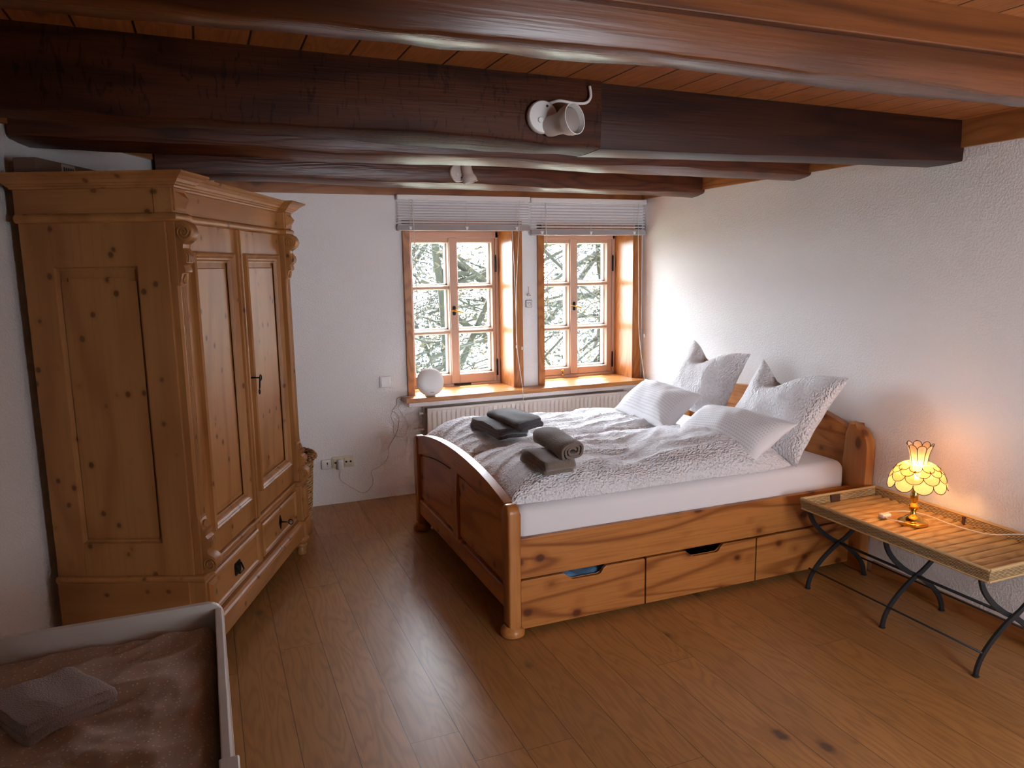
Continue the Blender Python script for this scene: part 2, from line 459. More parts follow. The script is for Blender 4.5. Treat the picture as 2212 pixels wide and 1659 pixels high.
def rear_wall():
    bm = B()
    # wall behind the camera; unseen opening added to let in fill daylight
    x0, x1, z0, z1 = RFILL
    for lo, hi in (((-3.2, YF - .2, 0), (x0, YF, 2.5)), ((x1, YF - .2, 0), (3.7, YF, 2.5)), ((x0, YF - .2, 0), (x1, YF, z0)), ((x0, YF - .2, z1), (x1, YF, 2.5))): box(bm, lo, hi)
    struct('wall_front', bm, MT['wall'], 'white wall behind the camera', 'wall')
rear_wall()
bm = B(); box(bm, (.98, YF, 0), (1.13, .10, 2.5)); struct('shade_screen', bm, MT['wall'], 'white screen added beside the camera to shade the cot and wardrobe', 'wall')  # added, out of view: keeps the rear fill off cot and wardrobe

# timber strips along the wall tops and the skirting
bm = B()
def strip(bm, p, q, n, z0a, z0b, top, th):
    p, q, n = Vector(p), Vector(q), Vector(n)
    vs = []
    for w in (0, th):
        for pt, zb in ((p, z0a), (q, z0b)):
            vs.append(bm.verts.new(pt + n * w + Vector((0, 0, zb)))); vs.append(bm.verts.new(pt + n * w + Vector((0, 0, top))))
    for f in ((0, 1, 3, 2), (4, 6, 7, 5), (0, 4, 5, 1), (2, 3, 7, 6), (0, 2, 6, 4), (1, 5, 7, 3)): bm.faces.new([vs[i] for i in f])
strip(bm, (RW(YF), YF, 0), (RW(YB), YB, 0), (-1, 0, 0), 2.196, 2.205, 2.36, .022); struct('trim_1', bm, MT['trim'], 'pine strip along the top of the right wall', 'trim')
bm = B(); strip(bm, (LWX(YF), YF, 0), (LWX(YB), YB, 0), -NW, 2.155, 2.30, 2.44, .022); struct('trim_2', bm, MT['trim'], 'pine strip along the top of the left wall', 'trim')
bm = B(); strip(bm, (.0, YB, 0), (RW(YB), YB, 0), (0, -1, 0), 2.20, 2.195, 2.42, .02); struct('trim_3', bm, MT['trimx'], 'pine strip above the blinds', 'trim')
bm = B(); strip(bm, (RW(YF), YF, 0), (RW(2.9), 2.9, 0), (-1, 0, 0), 0, 0, .068, .016); struct('baseboard_right', bm, MT['trim'], 'oak skirting under the wicker table', 'baseboard')

# ------------------------------------------------------------------ beams
def beam(name, xa, xb, yf, depth, za, zb, mat, label, seed, rough=.012, bevel=.022, dropb=0.0, ends=False, yb_shift=0.0):
    bm = B(); n = 90; rings = []
    for i in range(n + 1):
        t = i / n; x = xa + (xb - xa) * t; z0 = za + (zb - za) * t; zt = ZC(x) + .004
        w = mnoise.noise(Vector((x * 1.6 + seed, 3.1, seed))) * rough * 1.4 + mnoise.noise(Vector((x * 6 + seed, 1.1, 0))) * rough * .5
        w2 = mnoise.noise(Vector((x * 1.3 + seed, 9.1, 0))) * rough * 1.5 + mnoise.noise(Vector((x * 7 + seed, 4.1, 0))) * rough * .5
        fy = mnoise.noise(Vector((x * 1.1 + seed, 5.5, 2))) * rough * .6
        b = bevel * (1 + .7 * mnoise.noise(Vector((x * 2.2, seed, 7))))
        e = 0.0
        if ends: e = .035 * max(0, 1 - min(t, 1 - t) * (xb - xa) / .10) ** 2
        y = yf + fy; yk = yf + depth
        zl = z0 + w + e; zk = z0 + w2 - dropb + e
        prof = [(y, zt), (y - .004, (zt + zl) / 2), (y, zl + b), (y + b * .3, zl + b * .3), (y + b, zl), (y + depth * .5, (zl + zk) / 2 - .003), (yk - b, zk), (yk - b * .25, zk + b * .3), (yk, zk + b), (yk, zt)]
        rings.append([bm.verts.new((x, py, pz)) for py, pz in prof])
    m = len(rings[0])
    for i in range(n):
        for k in range(m - 1): bm.faces.new((rings[i][k], rings[i][k + 1], rings[i + 1][k + 1], rings[i + 1][k]))
    bm.faces.new(rings[0]); bm.faces.new(rings[-1][::-1])
    return tag(obj(name, bm, mat, smooth=True, auto=34), label, 'beam', 'old ceiling beams', 'structure')
beam('ceiling_beam', LWX(1.5) + .02, RW(1.5), 1.505, .17, 2.152, 2.152, MT['beam_pine'], 'reddish ceiling beam nearest the camera with pale lit underside', 1.0, dropb=-.014, rough=.015, bevel=.013)
b2x = 1.385
beam('ceiling_beam', LWX(2.5) + .02, b2x, 2.515, .20, 2.155, 2.118, MT['beam_oak'], 'dark weathered oak half of the beam that carries the front spotlight', 2.3, rough=.018, bevel=.012)
beam('ceiling_beam', b2x + .008, RW(2.55), 2.545, .19, 2.113, 2.138, MT['beam_dark'], 'smooth dark half of the spliced beam ending at the right wall', 5.2, rough=.003, bevel=.006)
beam('ceiling_beam', LWX(3.55) + .0, RW(3.55), 3.51, .17, 2.212, 2.185, MT['beam'], 'rounded red brown beam between the spotlight beam and the window beam', 3.7, rough=.008, dropb=.016, bevel=.03)
beam('ceiling_beam', LWX(4.6) + .02, RW(4.6), 4.55, .17, 2.206, 2.176, MT['beam'], 'beam nearest the blinds with the small rear spotlight', 4.9, rough=.008, dropb=.012)
# pine board planted on the upper face of the first beam
bm = B(); box(bm, (-1.3, 1.478, 2.243), (RW(1.5), 1.508, 2.345), .004); struct('trim_4', bm, MT['beam_pine'], 'knotty pine board along the top of the nearest beam', 'trim')

# ------------------------------------------------------------------ windows
def window(name, X0, X1, Z0, Z1, gl, gr, mull, muntins, gz0, gz1, sash_z0, sash_edge, label, cas):
    w = thing(name, label, 'window', ((X0 + X1) / 2, 5.69, Z0), kind='structure')
    # lining of the reveal
    bm = B()
    box(bm, (X1 - .004, 5.372, Z0), (X1 + .016, 5.70, Z1)); box(bm, (X0 - .016, 5.372, Z0), (X0 + .004, 5.70, Z1)); box(bm, (X0 - .016, 5.372, Z1 - .004), (X1 + .016, 5.70, Z1 + .016))
    obj('reveal_lining', bm, MT['case'], w)
    # casing boards on the wall
    for a, b in cas[:2]:
        bm = B(); box(bm, (a, 5.366, Z0 + .002), (b, 5.391, Z1 + .06), .003); obj('casing', bm, MT['case'], w)
    bm = B(); box(bm, (cas[0][0], 5.366, Z1), (cas[1][1], 5.391, Z1 + .06), .003); obj('casing', bm, MT['case'], w)
    # fixed frame
    bm = B(); fw = .03
    for lo, hi in (((X0 + .003, 5.66, Z0), (X0 + fw, 5.74, Z1 - .004)), ((X1 - fw, 5.66, Z0), (X1 - .003, 5.74, Z1 - .004)), ((X0, 5.66, Z1 - .055), (X1, 5.74, Z1 - .002)), ((X0, 5.655, Z0), (X1, 5.74, sash_z0 - .002))): box(bm, lo, hi, .004)
    obj('window_frame', bm, MT['winpaint'], w)
    zt = gz1 + .042
    bounds = ((X0 + fw + .001, mull[0] + .012, gl), (mull[0] + .013, X1 - fw - .001, gr))
    for si, (sx0, sx1, g) in enumerate(bounds):
        bm = B()
        rows = [gz0] + sum([[a - .013, a + .013] for a in muntins], []) + [gz1]
        for lo, hi in (((sx0, 5.668, sash_z0), (g[0], 5.715, zt)), ((g[1], 5.668, sash_z0), (sx1, 5.715, zt)), ((g[0] - .001, 5.668, sash_z0), (g[1] + .001, 5.715, gz0)), ((g[0] - .001, 5.668, gz1), (g[1] + .001, 5.715, zt))): box(bm, lo, hi, .004)
        for a in muntins: box(bm, (g[0] - .001, 5.672, a - .012), (g[1] + .001, 5.715, a + .012), .006)
        # moulded glazing lip round each light
        for r in range(0, len(rows), 2):
            rectloft(bm, g[0] - .006, g[1] + .006, rows[r] - .006, rows[r + 1] + .006, [(0, .0), (.006, .006), (.012, .02)], lambda x, z, d: (x, 5.667 + d, z))
        s = obj('sash', bm, MT['winpaint'], w)
        # outer white lip
        bm = B()
        for r in range(0, len(rows), 2):
            a0, a1 = rows[r], rows[r + 1]
            for lo, hi in (((g[0] - .004, 5.712, a0), (g[0] + .010, 5.752, a1)), ((g[1] - .014, 5.712, a0), (g[1] + .004, 5.752, a1)), ((g[0], 5.712, a0 - .004), (g[1], 5.752, a0 + .016)), ((g[0], 5.712, a1 - .006), (g[1], 5.752, a1 + .004))): box(bm, lo, hi)
        obj('glazing_bead', bm, MT['winwhite'], s)
        bm = B()
        for r in range(0, len(rows), 2): box(bm, (g[0] - .003, 5.706, rows[r] - .003), (g[1] + .003, 5.709, rows[r + 1] + .003))
        obj('pane', bm, MT['glass'], s)
        if si == 1:
            bm = B(); box(bm, (mull[0] - .002, 5.656, sash_z0 + .005), (mull[1] + .004, 5.672, zt - .004), .005, 3); obj('meeting_strip', bm, MT['winpaint'], s)
    cx = sum(mull) / 2; hz = 1.352
    bm = B()
    prism(bm, [(-.009, -.036), (.009, -.036), (.013, -.02), (.008, 0), (.013, .02), (.009, .036), (-.009, .036), (-.013, .02), (-.008, 0), (-.013, -.02)], lambda u, v, q: (cx + u, 5.656 - q, hz + v), 0, .005)
    h = obj('handle', bm, MT['black'], w)
    bm = B(); tube(bm, smooth_path([(cx - .03, 5.635, hz + .006), (cx - .01, 5.628, hz + .003), (cx + .012, 5.622, hz - .002), (cx + .045, 5.628, hz - .012), (cx + .066, 5.634, hz - .018)], 4), [.007] * 4 + [.008] * 9 + [.006] * 4, 8)
    tube(bm, [(cx, 5.655, hz), (cx, 5.624, hz)], .007, 8)
    obj('lever', bm, MT['brass'], h, smooth=True)
    for z in (Z1 - .26, Z0 + .13):
        bm = B(); tube(bm, [(X1 - fw, 5.652, z - .06), (X1 - fw, 5.652, z + .06)], .007, 8); tube(bm, [(X1 - fw, 5.652, z + .06), (X1 - fw, 5.652, z + .075)], [.007, .003], 8); obj('hinge', bm, MT['black'], w, smooth=True)
    return w
w1 = window('window_1', *W1, (1.495, 1.782), (1.857, 2.142), (1.79, 1.842), (1.184, 1.532), .845, 1.876, .772, 2.172, 'left window, wider casing, round lamp on its sill', ((1.352, 1.404), (2.212, 2.278)))
w2 = window('window_2', *W2, (2.55, 2.824), (2.906, 3.182), (2.836, 2.893), (1.168, 1.534), .834, 1.868, .778, 3.223, 'right window next to the corner with the bed pillows', ((2.41, 2.462), (3.272, 3.335)))
# latches on the bottom rails
bm = B(); box(bm, (1.80, 5.645, .758), (1.94, 5.66, .772), .003); box(bm, (1.815, 5.636, .762), (1.86, 5.65, .768), .002); box(bm, (1.875, 5.636, .762), (1.93, 5.65, .768), .002); obj('latch', bm, MT['black'], w1)
bm = B(); tube(bm, [(2.755, 5.655, .79), (2.755, 5.64, .815), (2.755, 5.64, .83)], .004, 6); tube(bm, [(2.735, 5.64, .82), (2.765, 5.64, .818)], .003, 6); lathe(bm, [(.0, -.01), (.012, -.006), (.014, 0), (.012, .006), (0, .01)], (2.757, 5.648, .778), 10); obj('latch', bm, MT['brass'], w2, smooth=True)

# continuous sill with apron
bm = B(); xr = RW(5.3) - .002
prism(bm, [(1.304, 5.232), (xr, 5.232), (xr, 5.389), (3.2585, 5.389), (3.2585, 5.66), (2.4585, 5.66), (2.4585, 5.389), (2.1985, 5.389), (2.1985, 5.66), (1.4015, 5.66), (1.4015, 5.389), (1.304, 5.389)], lambda u, v, w: (u, v, w), .722, .755, .004)
struct('window_sill', bm, MT['sill'], 'long pine sill running under both windows', 'window sill')
bm = B(); box(bm, (1.325, 5.25, .69), (xr, 5.3895, .7215), .004); struct('trim_5', bm, MT['wall'], 'white apron under the pine sill', 'trim')

# ------------------------------------------------------------------ radiator
rad = thing('radiator', 'long white panel radiator under the sill behind the bed', 'radiator', (2.3, 5.3, .1))
bm = B(); x0, x1 = 1.465, 3.15; z0, z1 = .12, .668; yf = 5.268; n = 44
xs = []
for i in range(n + 1):
    x = x0 + .03 + (x1 - x0 - .06) * i / n
    xs += [(x - .004, 0), (x - .001, .010), (x + .002, .010), (x + .010, .0)]
prev = None
for x, d in xs:
    cur = [bm.verts.new((x, yf + (d if 0 < k < 3 else 0), z)) for k, z in enumerate((z0, z0 + .04, z1 - .055, z1 - .02))]
    if prev:
        for k in range(3): bm.faces.new((prev[k], cur[k], cur[k + 1], prev[k + 1]))
    prev = cur
box(bm, (x0, yf - .002, z0 - .02), (x1, yf + .02, z0 + .005), .006); box(bm, (x0, yf - .003, z1 - .022), (x1, yf + .022, z1), .006)
box(bm, (x0, yf - .001, z0), (x0 + .028, yf + .02, z1 - .01), .006); box(bm, (x1 - .024, yf - .001, z0), (x1, yf + .02, z1 - .01), .006); box(bm, (x0 + .01, yf + .012, z0), (x1 - .01, yf + .03, z1 - .01))
obj('front_panel', bm, MT['radiator'], rad)
bm = B(); box(bm, (x0 - .012, 5.335, z0), (x1 + .01, 5.365, z1 + .005), .006); box(bm, (x0 + .2, yf + .03, z0 + .02), (x0 + .23, 5.336, z1 - .03)); box(bm, (x1 - .23, yf + .03, z0 + .02), (x1 - .2, 5.336, z1 - .03)); box(bm, (x0 + .3, 5.36, .3), (x0 + .33, 5.3895, .5)); obj('back_panel', bm, MT['radback'], rad)
bm = B(); M = Matrix.Rotation(PI / 2, 4, 'Y'); lathe(bm, [(.012, 0), (.012, .02), (.018, .022), (.018, .04), (.008, .044), (.008, .06)], (x1 + .008, 5.34, .6), 12, M); obj('valve', bm, MT['black'], rad, smooth=True, auto=40)
for z in (.62, .50):
    bm = B(); lathe(bm, [(.010, 0), (.010, .02), (.014, .022), (.014, .03), (.004, .032)], (x0 - .012, 5.345, z), 10, Matrix.Rotation(-PI / 2, 4, 'Y')); obj('bleed_plug', bm, MT['radiator'], rad, smooth=True, auto=40)

# ------------------------------------------------------------------ blinds
def blind(x0, x1, z0, z1, n, label, rail_h):
    b = thing('venetian_blind', label, 'blind', ((x0 + x1) / 2, 5.345, z0), group='raised aluminium blinds above the windows')
    bm = B(); box(bm, (x0, 5.318, z1 - .036), (x1, 5.366, z1), .003); obj('head_rail', bm, MT['plastic_white'], b)
    zs0 = z0 + rail_h + .006; zs1 = z1 - .056
    for i in range(n):
        zc = zs1 - (zs1 - zs0) * i / (n - 1)
        bm = B(); prev = None
        for k in range(7):
            a = (k / 6 - .5); yy = 5.342 + a * .040; zz = zc + .016 * -a * 1.15 + .006 * (1 - (2 * a) ** 2) - (0.009 if False else 0)
            yy = 5.341 + a * .016 - .0035 * (1 - (2 * a) ** 2); zz = zc + a * .0145
            cur = [bm.verts.new((x0 + .006, yy, zz)), bm.verts.new((x1 - .006, yy, zz))]
            if prev: bm.faces.new((prev[0], prev[1], cur[1], cur[0]))
            prev = cur
        o = obj('slat', bm, MT['blind'], b, smooth=True)
    bm = B()
    prism(bm, [(5.318, 0), (5.322, -.004), (5.362, -.004), (5.366, 0), (5.362, rail_h), (5.328, rail_h)], lambda u, v, w: (w, u, z0 + v + .004), x0 + .004, x1 - .004)
    obj('bottom_rail', bm, MT['blind_rail'], b)
    for fx in (.085, .5, .885):
        x = x0 + (x1 - x0) * fx
        bm = B(); tube(bm, [(x, 5.316, z1 - .03), (x + .002, 5.315, (z0 + z1) / 2), (x, 5.316, z0 + rail_h)], .0014, 5); obj('ladder_cord', bm, MT['cord_white'], b)
        bm = B(); box(bm, (x - .007, 5.309, z0 + .008), (x + .010, 5.32, z0 + .028), .003); box(bm, (x - .012, 5.311, z0 + .022), (x + .014, 5.318, z0 + .030), .002); obj('clip', bm, MT['plastic_white'], b)
    return b
bl1 = blind(1.312, 2.33, 1.950, 2.199, 9, 'left raised venetian blind over the window with the round lamp', .036)
bl2 = blind(2.336, RW(5.35) - .008, 1.918, 2.196, 9, 'right raised venetian blind reaching the corner of the room', .036)
bm = B(); x = 1.42; tube(bm, smooth_path([(x, 5.312, 2.165), (x + .002, 5.311, 1.95), (x + .006, 5.312, 1.55), (x + .004, 5.312, 1.30)], 4), .003, 6); obj('tilt_wand', bm, MT['cord_white'], bl1, smooth=True)
def pullcord(b, pts, kz):
    bm = B(); tube(bm, smooth_path(pts, 4), .0022, 6); q = pts[-2]
    lathe(bm, [(.002, -.012), (.006, -.008), (.005, .008), (.002, .014)], (q[0], q[1], kz), 8)
    obj('pull_cord', bm, MT['cord_white'], b, smooth=True)
pullcord(bl1, [(2.235, 5.305, 2.17), (2.228, 5.304, 1.95), (2.205, 5.303, 1.6), (2.196, 5.302, 1.3), (2.200, 5.301, 1.05), (2.204, 5.215, .77), (2.206, 5.214, .64)], 1.075)
pullcord(bl1, [(2.172, 5.306, 1.96), (2.185, 5.305, 1.7), (2.194, 5.303, 1.3), (2.198, 5.302, 1.08)], 1.08)
pullcord(bl2, [(3.265, 5.305, 2.165), (3.262, 5.304, 1.92), (3.272, 5.303, 1.5), (3.280, 5.302, 1.12), (3.284, 5.23, .80), (3.285, 5.222, .70)], 1.115)
bm = B(); x = 2.452; tube(bm, [(x, 5.312, 2.16), (x + .004, 5.311, 1.9), (x + .014, 5.313, 1.35)], .003, 6); obj('tilt_wand', bm, MT['cord_white'], bl2, smooth=True)

# ------------------------------------------------------------------ wardrobe (local: x along front, y into the back, z up)
WW, WD = 1.445, .594
wr = thing('wardrobe', 'large antique pine wardrobe with carved brackets, two panelled doors and two drawers', 'wardrobe', (-.086, 3.202, 0), PI / 2 - AW)
def wo(name, bm, mat, parent=wr, **k):
    return obj(name, bm, mat, parent, local=True, **k)
def wbox(name, lo, hi, mat, bev=.004, parent=wr):
    bm = B(); box(bm, lo, hi, bev); return wo(name, bm, mat, parent)
# carcass: near side as a framed panel
bm = B(); box(bm, (.022, .045, .13), (WW - .022, WD, 2.0)); wo('carcass', bm, MT['ward_z'])
bm = B()
xs0, xs1 = .0, .024
for lo, hi in (((xs0, .055, .46), (xs1, .15, 1.885)), ((xs0, .475, .46), (xs1, WD, 1.885)), ((xs0, .149, .46), (xs1, .476, .60)), ((xs0, .149, 1.715), (xs1, .476, 1.885))): box(bm, lo, hi, .002)
prism(bm, [(.165, .62), (.46, .62), (.46, 1.66), (.43, 1.66), (.43, 1.672), (.19, 1.672), (.19, 1.66), (.165, 1.66)], lambda u, v, w: (w, u, v), .013, .022)
rectloft(bm, .15, .475, .60, 1.715, [(0, .002), (.004, .012), (.012, .016)], lambda x, z, d: (d, x, z))
wo('side_panel', bm, MT['ward_z'])
bm = B(); box(bm, (WW - .022, .06, .13), (WW, WD, 2.0), .003); wo('side_panel', bm, MT['ward_z'])
# base side, lower drawer carcass
bm = B(); box(bm, (-.012, .05, .125), (.03, WD, .437), .004); wo('base_side', bm, MT['ward_y'])
bm = B(); box(bm, (WW - .03, .05, .125), (WW + .012, WD, .437), .004); wo('base_side', bm, MT['ward_y'])
# frieze
bm = B(); box(bm, (-.010, .03, 1.915), (WW + .010, WD, 2.03), .002); wo('frieze', bm, MT['ward_x'])
bm = B(); box(bm, (-.012, .05, 1.915), (.002, WD, 2.03), .002); wo('frieze_side', bm, MT['ward_y'])
# breakfront frieze blocks with pointed diamond
for xa in (-.016, WW - .104):
    bm = B(); box(bm, (xa, -.012, 1.915), (xa + .12, .06, 2.012), .003)
    x0, x1, z0, z1 = xa + .008, xa + .112, 1.922, 2.006
    rectloft(bm, x0, x1, z0, z1, [(0, 0), (.0, -.006), (.012, -.006)], lambda x, z, d: (x, -.012 + d, z))
    c = [bm.verts.new(p) for p in ((x0 + .012, -.018, z0 + .012), (x1 - .012, -.018, z0 + .012), (x1 - .012, -.018, z1 - .012), (x0 + .012, -.018, z1 - .012))]
    ap = bm.verts.new(((x0 + x1) / 2, -.052, (z0 + z1) / 2))
    for k in range(4): bm.faces.new((c[k], c[(k + 1) % 4], ap))
    wo('frieze_block', bm, MT['ward_x'])
# cornice: profile swept round three sides with breakfront
prof = [(0, 2.006), (.012, 2.008), (.014, 2.014), (.022, 2.018), (.026, 2.023), (.032, 2.026), (.040, 2.036), (.054, 2.047), (.064, 2.052), (.070, 2.056), (.070, 2.063)]
bm = B()
def plan(o):   # outline of the front, offset o outward, breakfront pieces at both ends
    a = -.010; b = WW + .010
    return [(a - o, WD + o * .55), (a - o, -.014 - o), (a + .116 + o, -.014 - o), (a + .116 + o, .03 - o), (b - .116 - o, .03 - o), (b - .116 - o, -.014 - o), (b + o, -.014 - o), (b + o, WD + o * .55)]
loops = [[bm.verts.new((x, y, z)) for x, y in plan(o)] for o, z in prof]
for i in range(len(loops) - 1):
    for k in range(7): bm.faces.new((loops[i][k], loops[i][k + 1], loops[i + 1][k + 1], loops[i + 1][k]))
bm.faces.new(loops[-1])
wo('cornice', bm, MT['ward_x'])
# half round bead under the frieze
def beadrun(z, r, o, yf, brk=True, name='bead', mat='ward_x'):
    bm = B(); loops = []
    for k in range(9):
        a = -PI / 2 + PI * k / 8; d = o + r * math.cos(a); zz = z + r * math.sin(a) * 1.1
        A, Bx = -.006, WW + .006
        if brk: pts = [(A - d, WD), (A - d, yf - .03 - d), (A + .11 + d, yf - .03 - d), (A + .11 + d, yf - d), (Bx - .11 - d, yf - d), (Bx - .11 - d, yf - .03 - d), (Bx + d, yf - .03 - d), (Bx + d, WD)]
        else: pts = [(A - d, WD), (A - d, yf - d), (Bx + d, yf - d), (Bx + d, WD)]
        loops.append([bm.verts.new((x, y, zz)) for x, y in pts])
    for i in range(8):
        for k in range(len(loops[0]) - 1): bm.faces.new((loops[i][k], loops[i][k + 1], loops[i + 1][k + 1], loops[i + 1][k]))
    bm.faces.new(loops[0][::-1]); bm.faces.new(loops[-1])
    return wo(name, bm, MT[mat], smooth=True, auto=50)
beadrun(1.899, .016, .002, .022)
beadrun(.448, .013, .000, .024, name='waist_moulding')
# face frame behind the doors
bm = B(); box(bm, (.0, .03, .455), (.115, .06, 1.89), .002); wo('face_frame', bm, MT['ward_z'])
bm = B(); box(bm, (WW - .115, .03, .455), (WW, .06, 1.89), .002); wo('face_frame', bm, MT['ward_z'])
# doors
def door(x0, x1, name='door', lock=False):
    z0, z1 = .468, 1.884
    bm = B(); box(bm, (x0, .022, z0), (x1, .046, z0 + .13), .002); box(bm, (x0, .022, z1 - .125), (x1, .046, z1), .002); box(bm, (x0, .022, z0 + .129), (x0 + .075, .046, z1 - .124), .002); box(bm, (x1 - .075, .022, z0 + .129), (x1, .046, z1 - .124), .002)
    d = wo(name, bm, MT['ward_z'])
    px0, px1, pz0, pz1 = x0 + .075, x1 - .075, z0 + .13, z1 - .125
    bm = B(); rectloft(bm, px0 - .014, px1 + .014, pz0 - .014, pz1 + .014, [(0, .022), (.0, .004), (.008, -.002), (.014, .004), (.018, .002), (.026, .010), (.032, .012), (.038, .024), (.046, .026)], lambda x, z, q: (x, q, z))
    wo('panel_moulding', bm, MT['ward_z'], d)
    bm = B(); rectloft(bm, px0 + .02, px1 - .02, pz0 + .02, pz1 - .02, [(0, .044), (0, .034), (.034, .030), (.038, .026)], lambda x, z, q: (x, q, z), closed=True)
    wo('door_panel', bm, MT['ward_z'], d)
    return d
mid = WW * .478
d1 = door(.118, mid - .012); d2 = door(mid + .012, WW - .118)
bm = B(); box(bm, (mid - .016, .006, .468), (mid + .022, .03, 1.884), .006, 3); box(bm, (mid - .004, -.002, .468), (mid + .012, .012, 1.884), .005, 3); wo('astragal', bm, MT['ward_z'], d1)
# escutcheon, key on the right door
kx, kz = mid + .048, 1.17
bm = B(); prism(bm, [(-.008, -.05), (.008, -.05), (.012, -.02), (.009, .0), (.012, .02), (.008, .05), (-.008, .05), (-.012, .02), (-.009, 0), (-.012, -.02)], lambda u, v, w: (kx + u, .022 - w, kz + v), 0, .003)
es = wo('lock_plate', bm, MT['steel'], d2)
bm = B(); tube(bm, [(kx, .022, kz), (kx, -.03, kz)], .004, 8); tube(bm, [(kx + .012 * math.cos(t), -.036, kz + .014 * math.sin(t)) for t in [i * PI / 6 for i in range(13)]], .003, 6)
tube(bm, [(kx, -.032, kz), (kx, -.030, kz - .03), (kx + .004, -.026, kz - .055)], .004, 6); tube(bm, [(kx + .008 * math.cos(t), -.026, kz - .07 + .012 * math.sin(t)) for t in [i * PI / 5 for i in range(11)]], .0025, 6)
wo('key', bm, MT['black'], es, smooth=True)
# drawers
bm = B(); box(bm, (.0, .028, .20), (WW, .06, .437), .002); wo('drawer_rail', bm, MT['ward_x'])
def wdrawer(x0, x1, pull):
    z0, z1 = .238, .412
    bm = B(); rectloft(bm, x0, x1, z0, z1, [(0, .03), (0, .012), (.008, .006), (.014, .010), (.018, .008), (.024, .016)], lambda x, z, q: (x, q, z), closed=True)
    d = wo('drawer', bm, MT['ward_x'])
    cx, cz = (x0 + x1) / 2, (z0 + z1) / 2
    if pull == 'ring':
        bm = B(); prism(bm, [(-.03, -.03), (.03, -.03), (.036, -.018), (.036, .018), (.03, .03), (-.03, .03), (-.036, .018), (-.036, -.018)], lambda u, v, w: (cx + u, .016 - w, cz + v), 0, .004)
        p = wo('pull_plate', bm, MT['black'], d)
        bm = B(); tube(bm, [(cx - .026, .008, cz + .016), (cx - .026, -.004, cz - .018), (cx + .026, -.004, cz - .018), (cx + .026, .008, cz + .016)], .004, 6); wo('drawer_pull', bm, MT['black'], p, smooth=True)
    else:
        bm = B(); prism(bm, [(0, -.04), (.022, 0), (0, .04), (-.022, 0)], lambda u, v, w: (cx + u, .016 - w, cz + v), 0, .004)
        p = wo('keyhole_plate', bm, MT['black'], d)
        bm = B(); tube(bm, [(cx, .014, cz), (cx, -.03, cz)], .004, 8); tube(bm, [(cx + .002, -.042 + .012 * math.cos(t), cz + .014 * math.sin(t)) for t in [i * PI / 6 for i in range(13)]], .003, 6); wo('key', bm, MT['black'], p, smooth=True)
wdrawer(.125, WW / 2 - .03, 'ring'); wdrawer(WW / 2 + .03, WW - .125, 'key')
bm = B(); box(bm, (WW / 2 - .028, .016, .225), (WW / 2 + .028, .04, .43), .003); wo('centre_stile', bm, MT['ward_z'])
# plinth
bm = B(); prism(bm, [(-.018, .125), (-.018, .195), (-.012, .205), (-.004, .212), (.004, .224), (.03, .228), (.06, .228), (.06, .125)], lambda u, v, w: (w, u, v), .10, WW - .10)
wo('plinth', bm, MT['ward_x'])
for xa in (-.014, WW - .106):
    bm = B(); box(bm, (xa, -.03, .125), (xa + .12, .08, .222), .006); wo('plinth_block', bm, MT['ward_x'])
    bm = B(); box(bm, (xa + .008, -.016, .222), (xa + .112, .06, .437), .004); rectloft(bm, xa + .02, xa + .10, .235, .425, [(0, 0), (0, -.008), (.02, -.016)], lambda x, z, d: (x, -.016 + d, z), closed=True); wo('base_pilaster', bm, MT['ward_z'])
# pilasters with flutes and carved brackets
brk = [(0, 0), (.030, 0), (.052, -.010), (.064, -.030), (.066, -.05), (.058, -.07), (.042, -.082), (.026, -.088), (.024, -.104), (.036, -.116), (.042, -.138), (.036, -.160), (.022, -.170), (.030, -.184), (.030, -.196), (.014, -.200), (.012, -.222), (.004, -.245), (0, -.25)]
for xa in (.012, WW - .088):
    bm = B(); wdt = .076; pts = []
    pts = [(xa, .03), (xa, .006), (xa + .014, .0)]
    for k in range(5):
        c = xa + .02 + k * .009
        pts += [(c, .0), (c + .002, .007), (c + .005, .007), (c + .007, 0)]
    pts += [(xa + .064, 0), (xa + wdt, .006), (xa + wdt, .03)]
    prism(bm, pts, lambda u, v, w: (u, v, w), .70, 1.64)
    box(bm, (xa, .0, .458), (xa + wdt, .03, .70), .002); box(bm, (xa, .0, 1.64), (xa + wdt, .03, 1.888), .002)
    p = wo('pilaster', bm, MT['ward_z'])
    for up in (True, False):
        bm = B()
        if up: f = lambda u, v, w: (w, .002 - u, 1.886 + v)
        else: f = lambda u, v, w: (w, .002 - u * .9, .462 - v * .92)
        prism(bm, brk, f, xa + .006, xa + wdt - .006, .003, 2)
        # reeding on the lower swell
        for k in range(4):
            x = xa + .016 + k * .0145
            tube(bm, [f(.030, -.112, x), f(.0425, -.125, x), f(.045, -.14, x), f(.040, -.158, x)], .0035, 6)
        for side in (xa + .004, xa + wdt - .004):
            sp = []
            for i in range(26):
                a = i / 25 * 4 * PI; r = .006 + .026 * i / 25
                q = f(.034 + r * math.cos(a) * .95, -.042 + r * math.sin(a), side); sp.append(q)
            tube(bm, sp, .0035, 5)
        # palmette tip
        for k in range(5):
            a = -.9 + k * .45; q0 = f(.016, -.205, xa + wdt / 2); q1 = f(.010, -.205 - .034 * math.cos(a), xa + wdt / 2 + .024 * math.sin(a)); tube(bm, [q0, q1], [.004, .006], 6)
        wo('carved_bracket', bm, MT['ward_z'], p, smooth=True, auto=35)
for fx, fy in ((.06, .03), (WW - .05, .02), (.06, WD - .07), (WW - .06, WD - .07)):
    bm = B(); lathe(bm, [(.024, 0), (.028, .006), (.026, .03), (.020, .045), (.034, .052), (.036, .062), (.028, .070), (.040, .080), (.050, .098), (.044, .114), (.03, .126)], (fx, fy, 0), 18); wo('foot', bm, MT['ward_z'], smooth=True, auto=60)
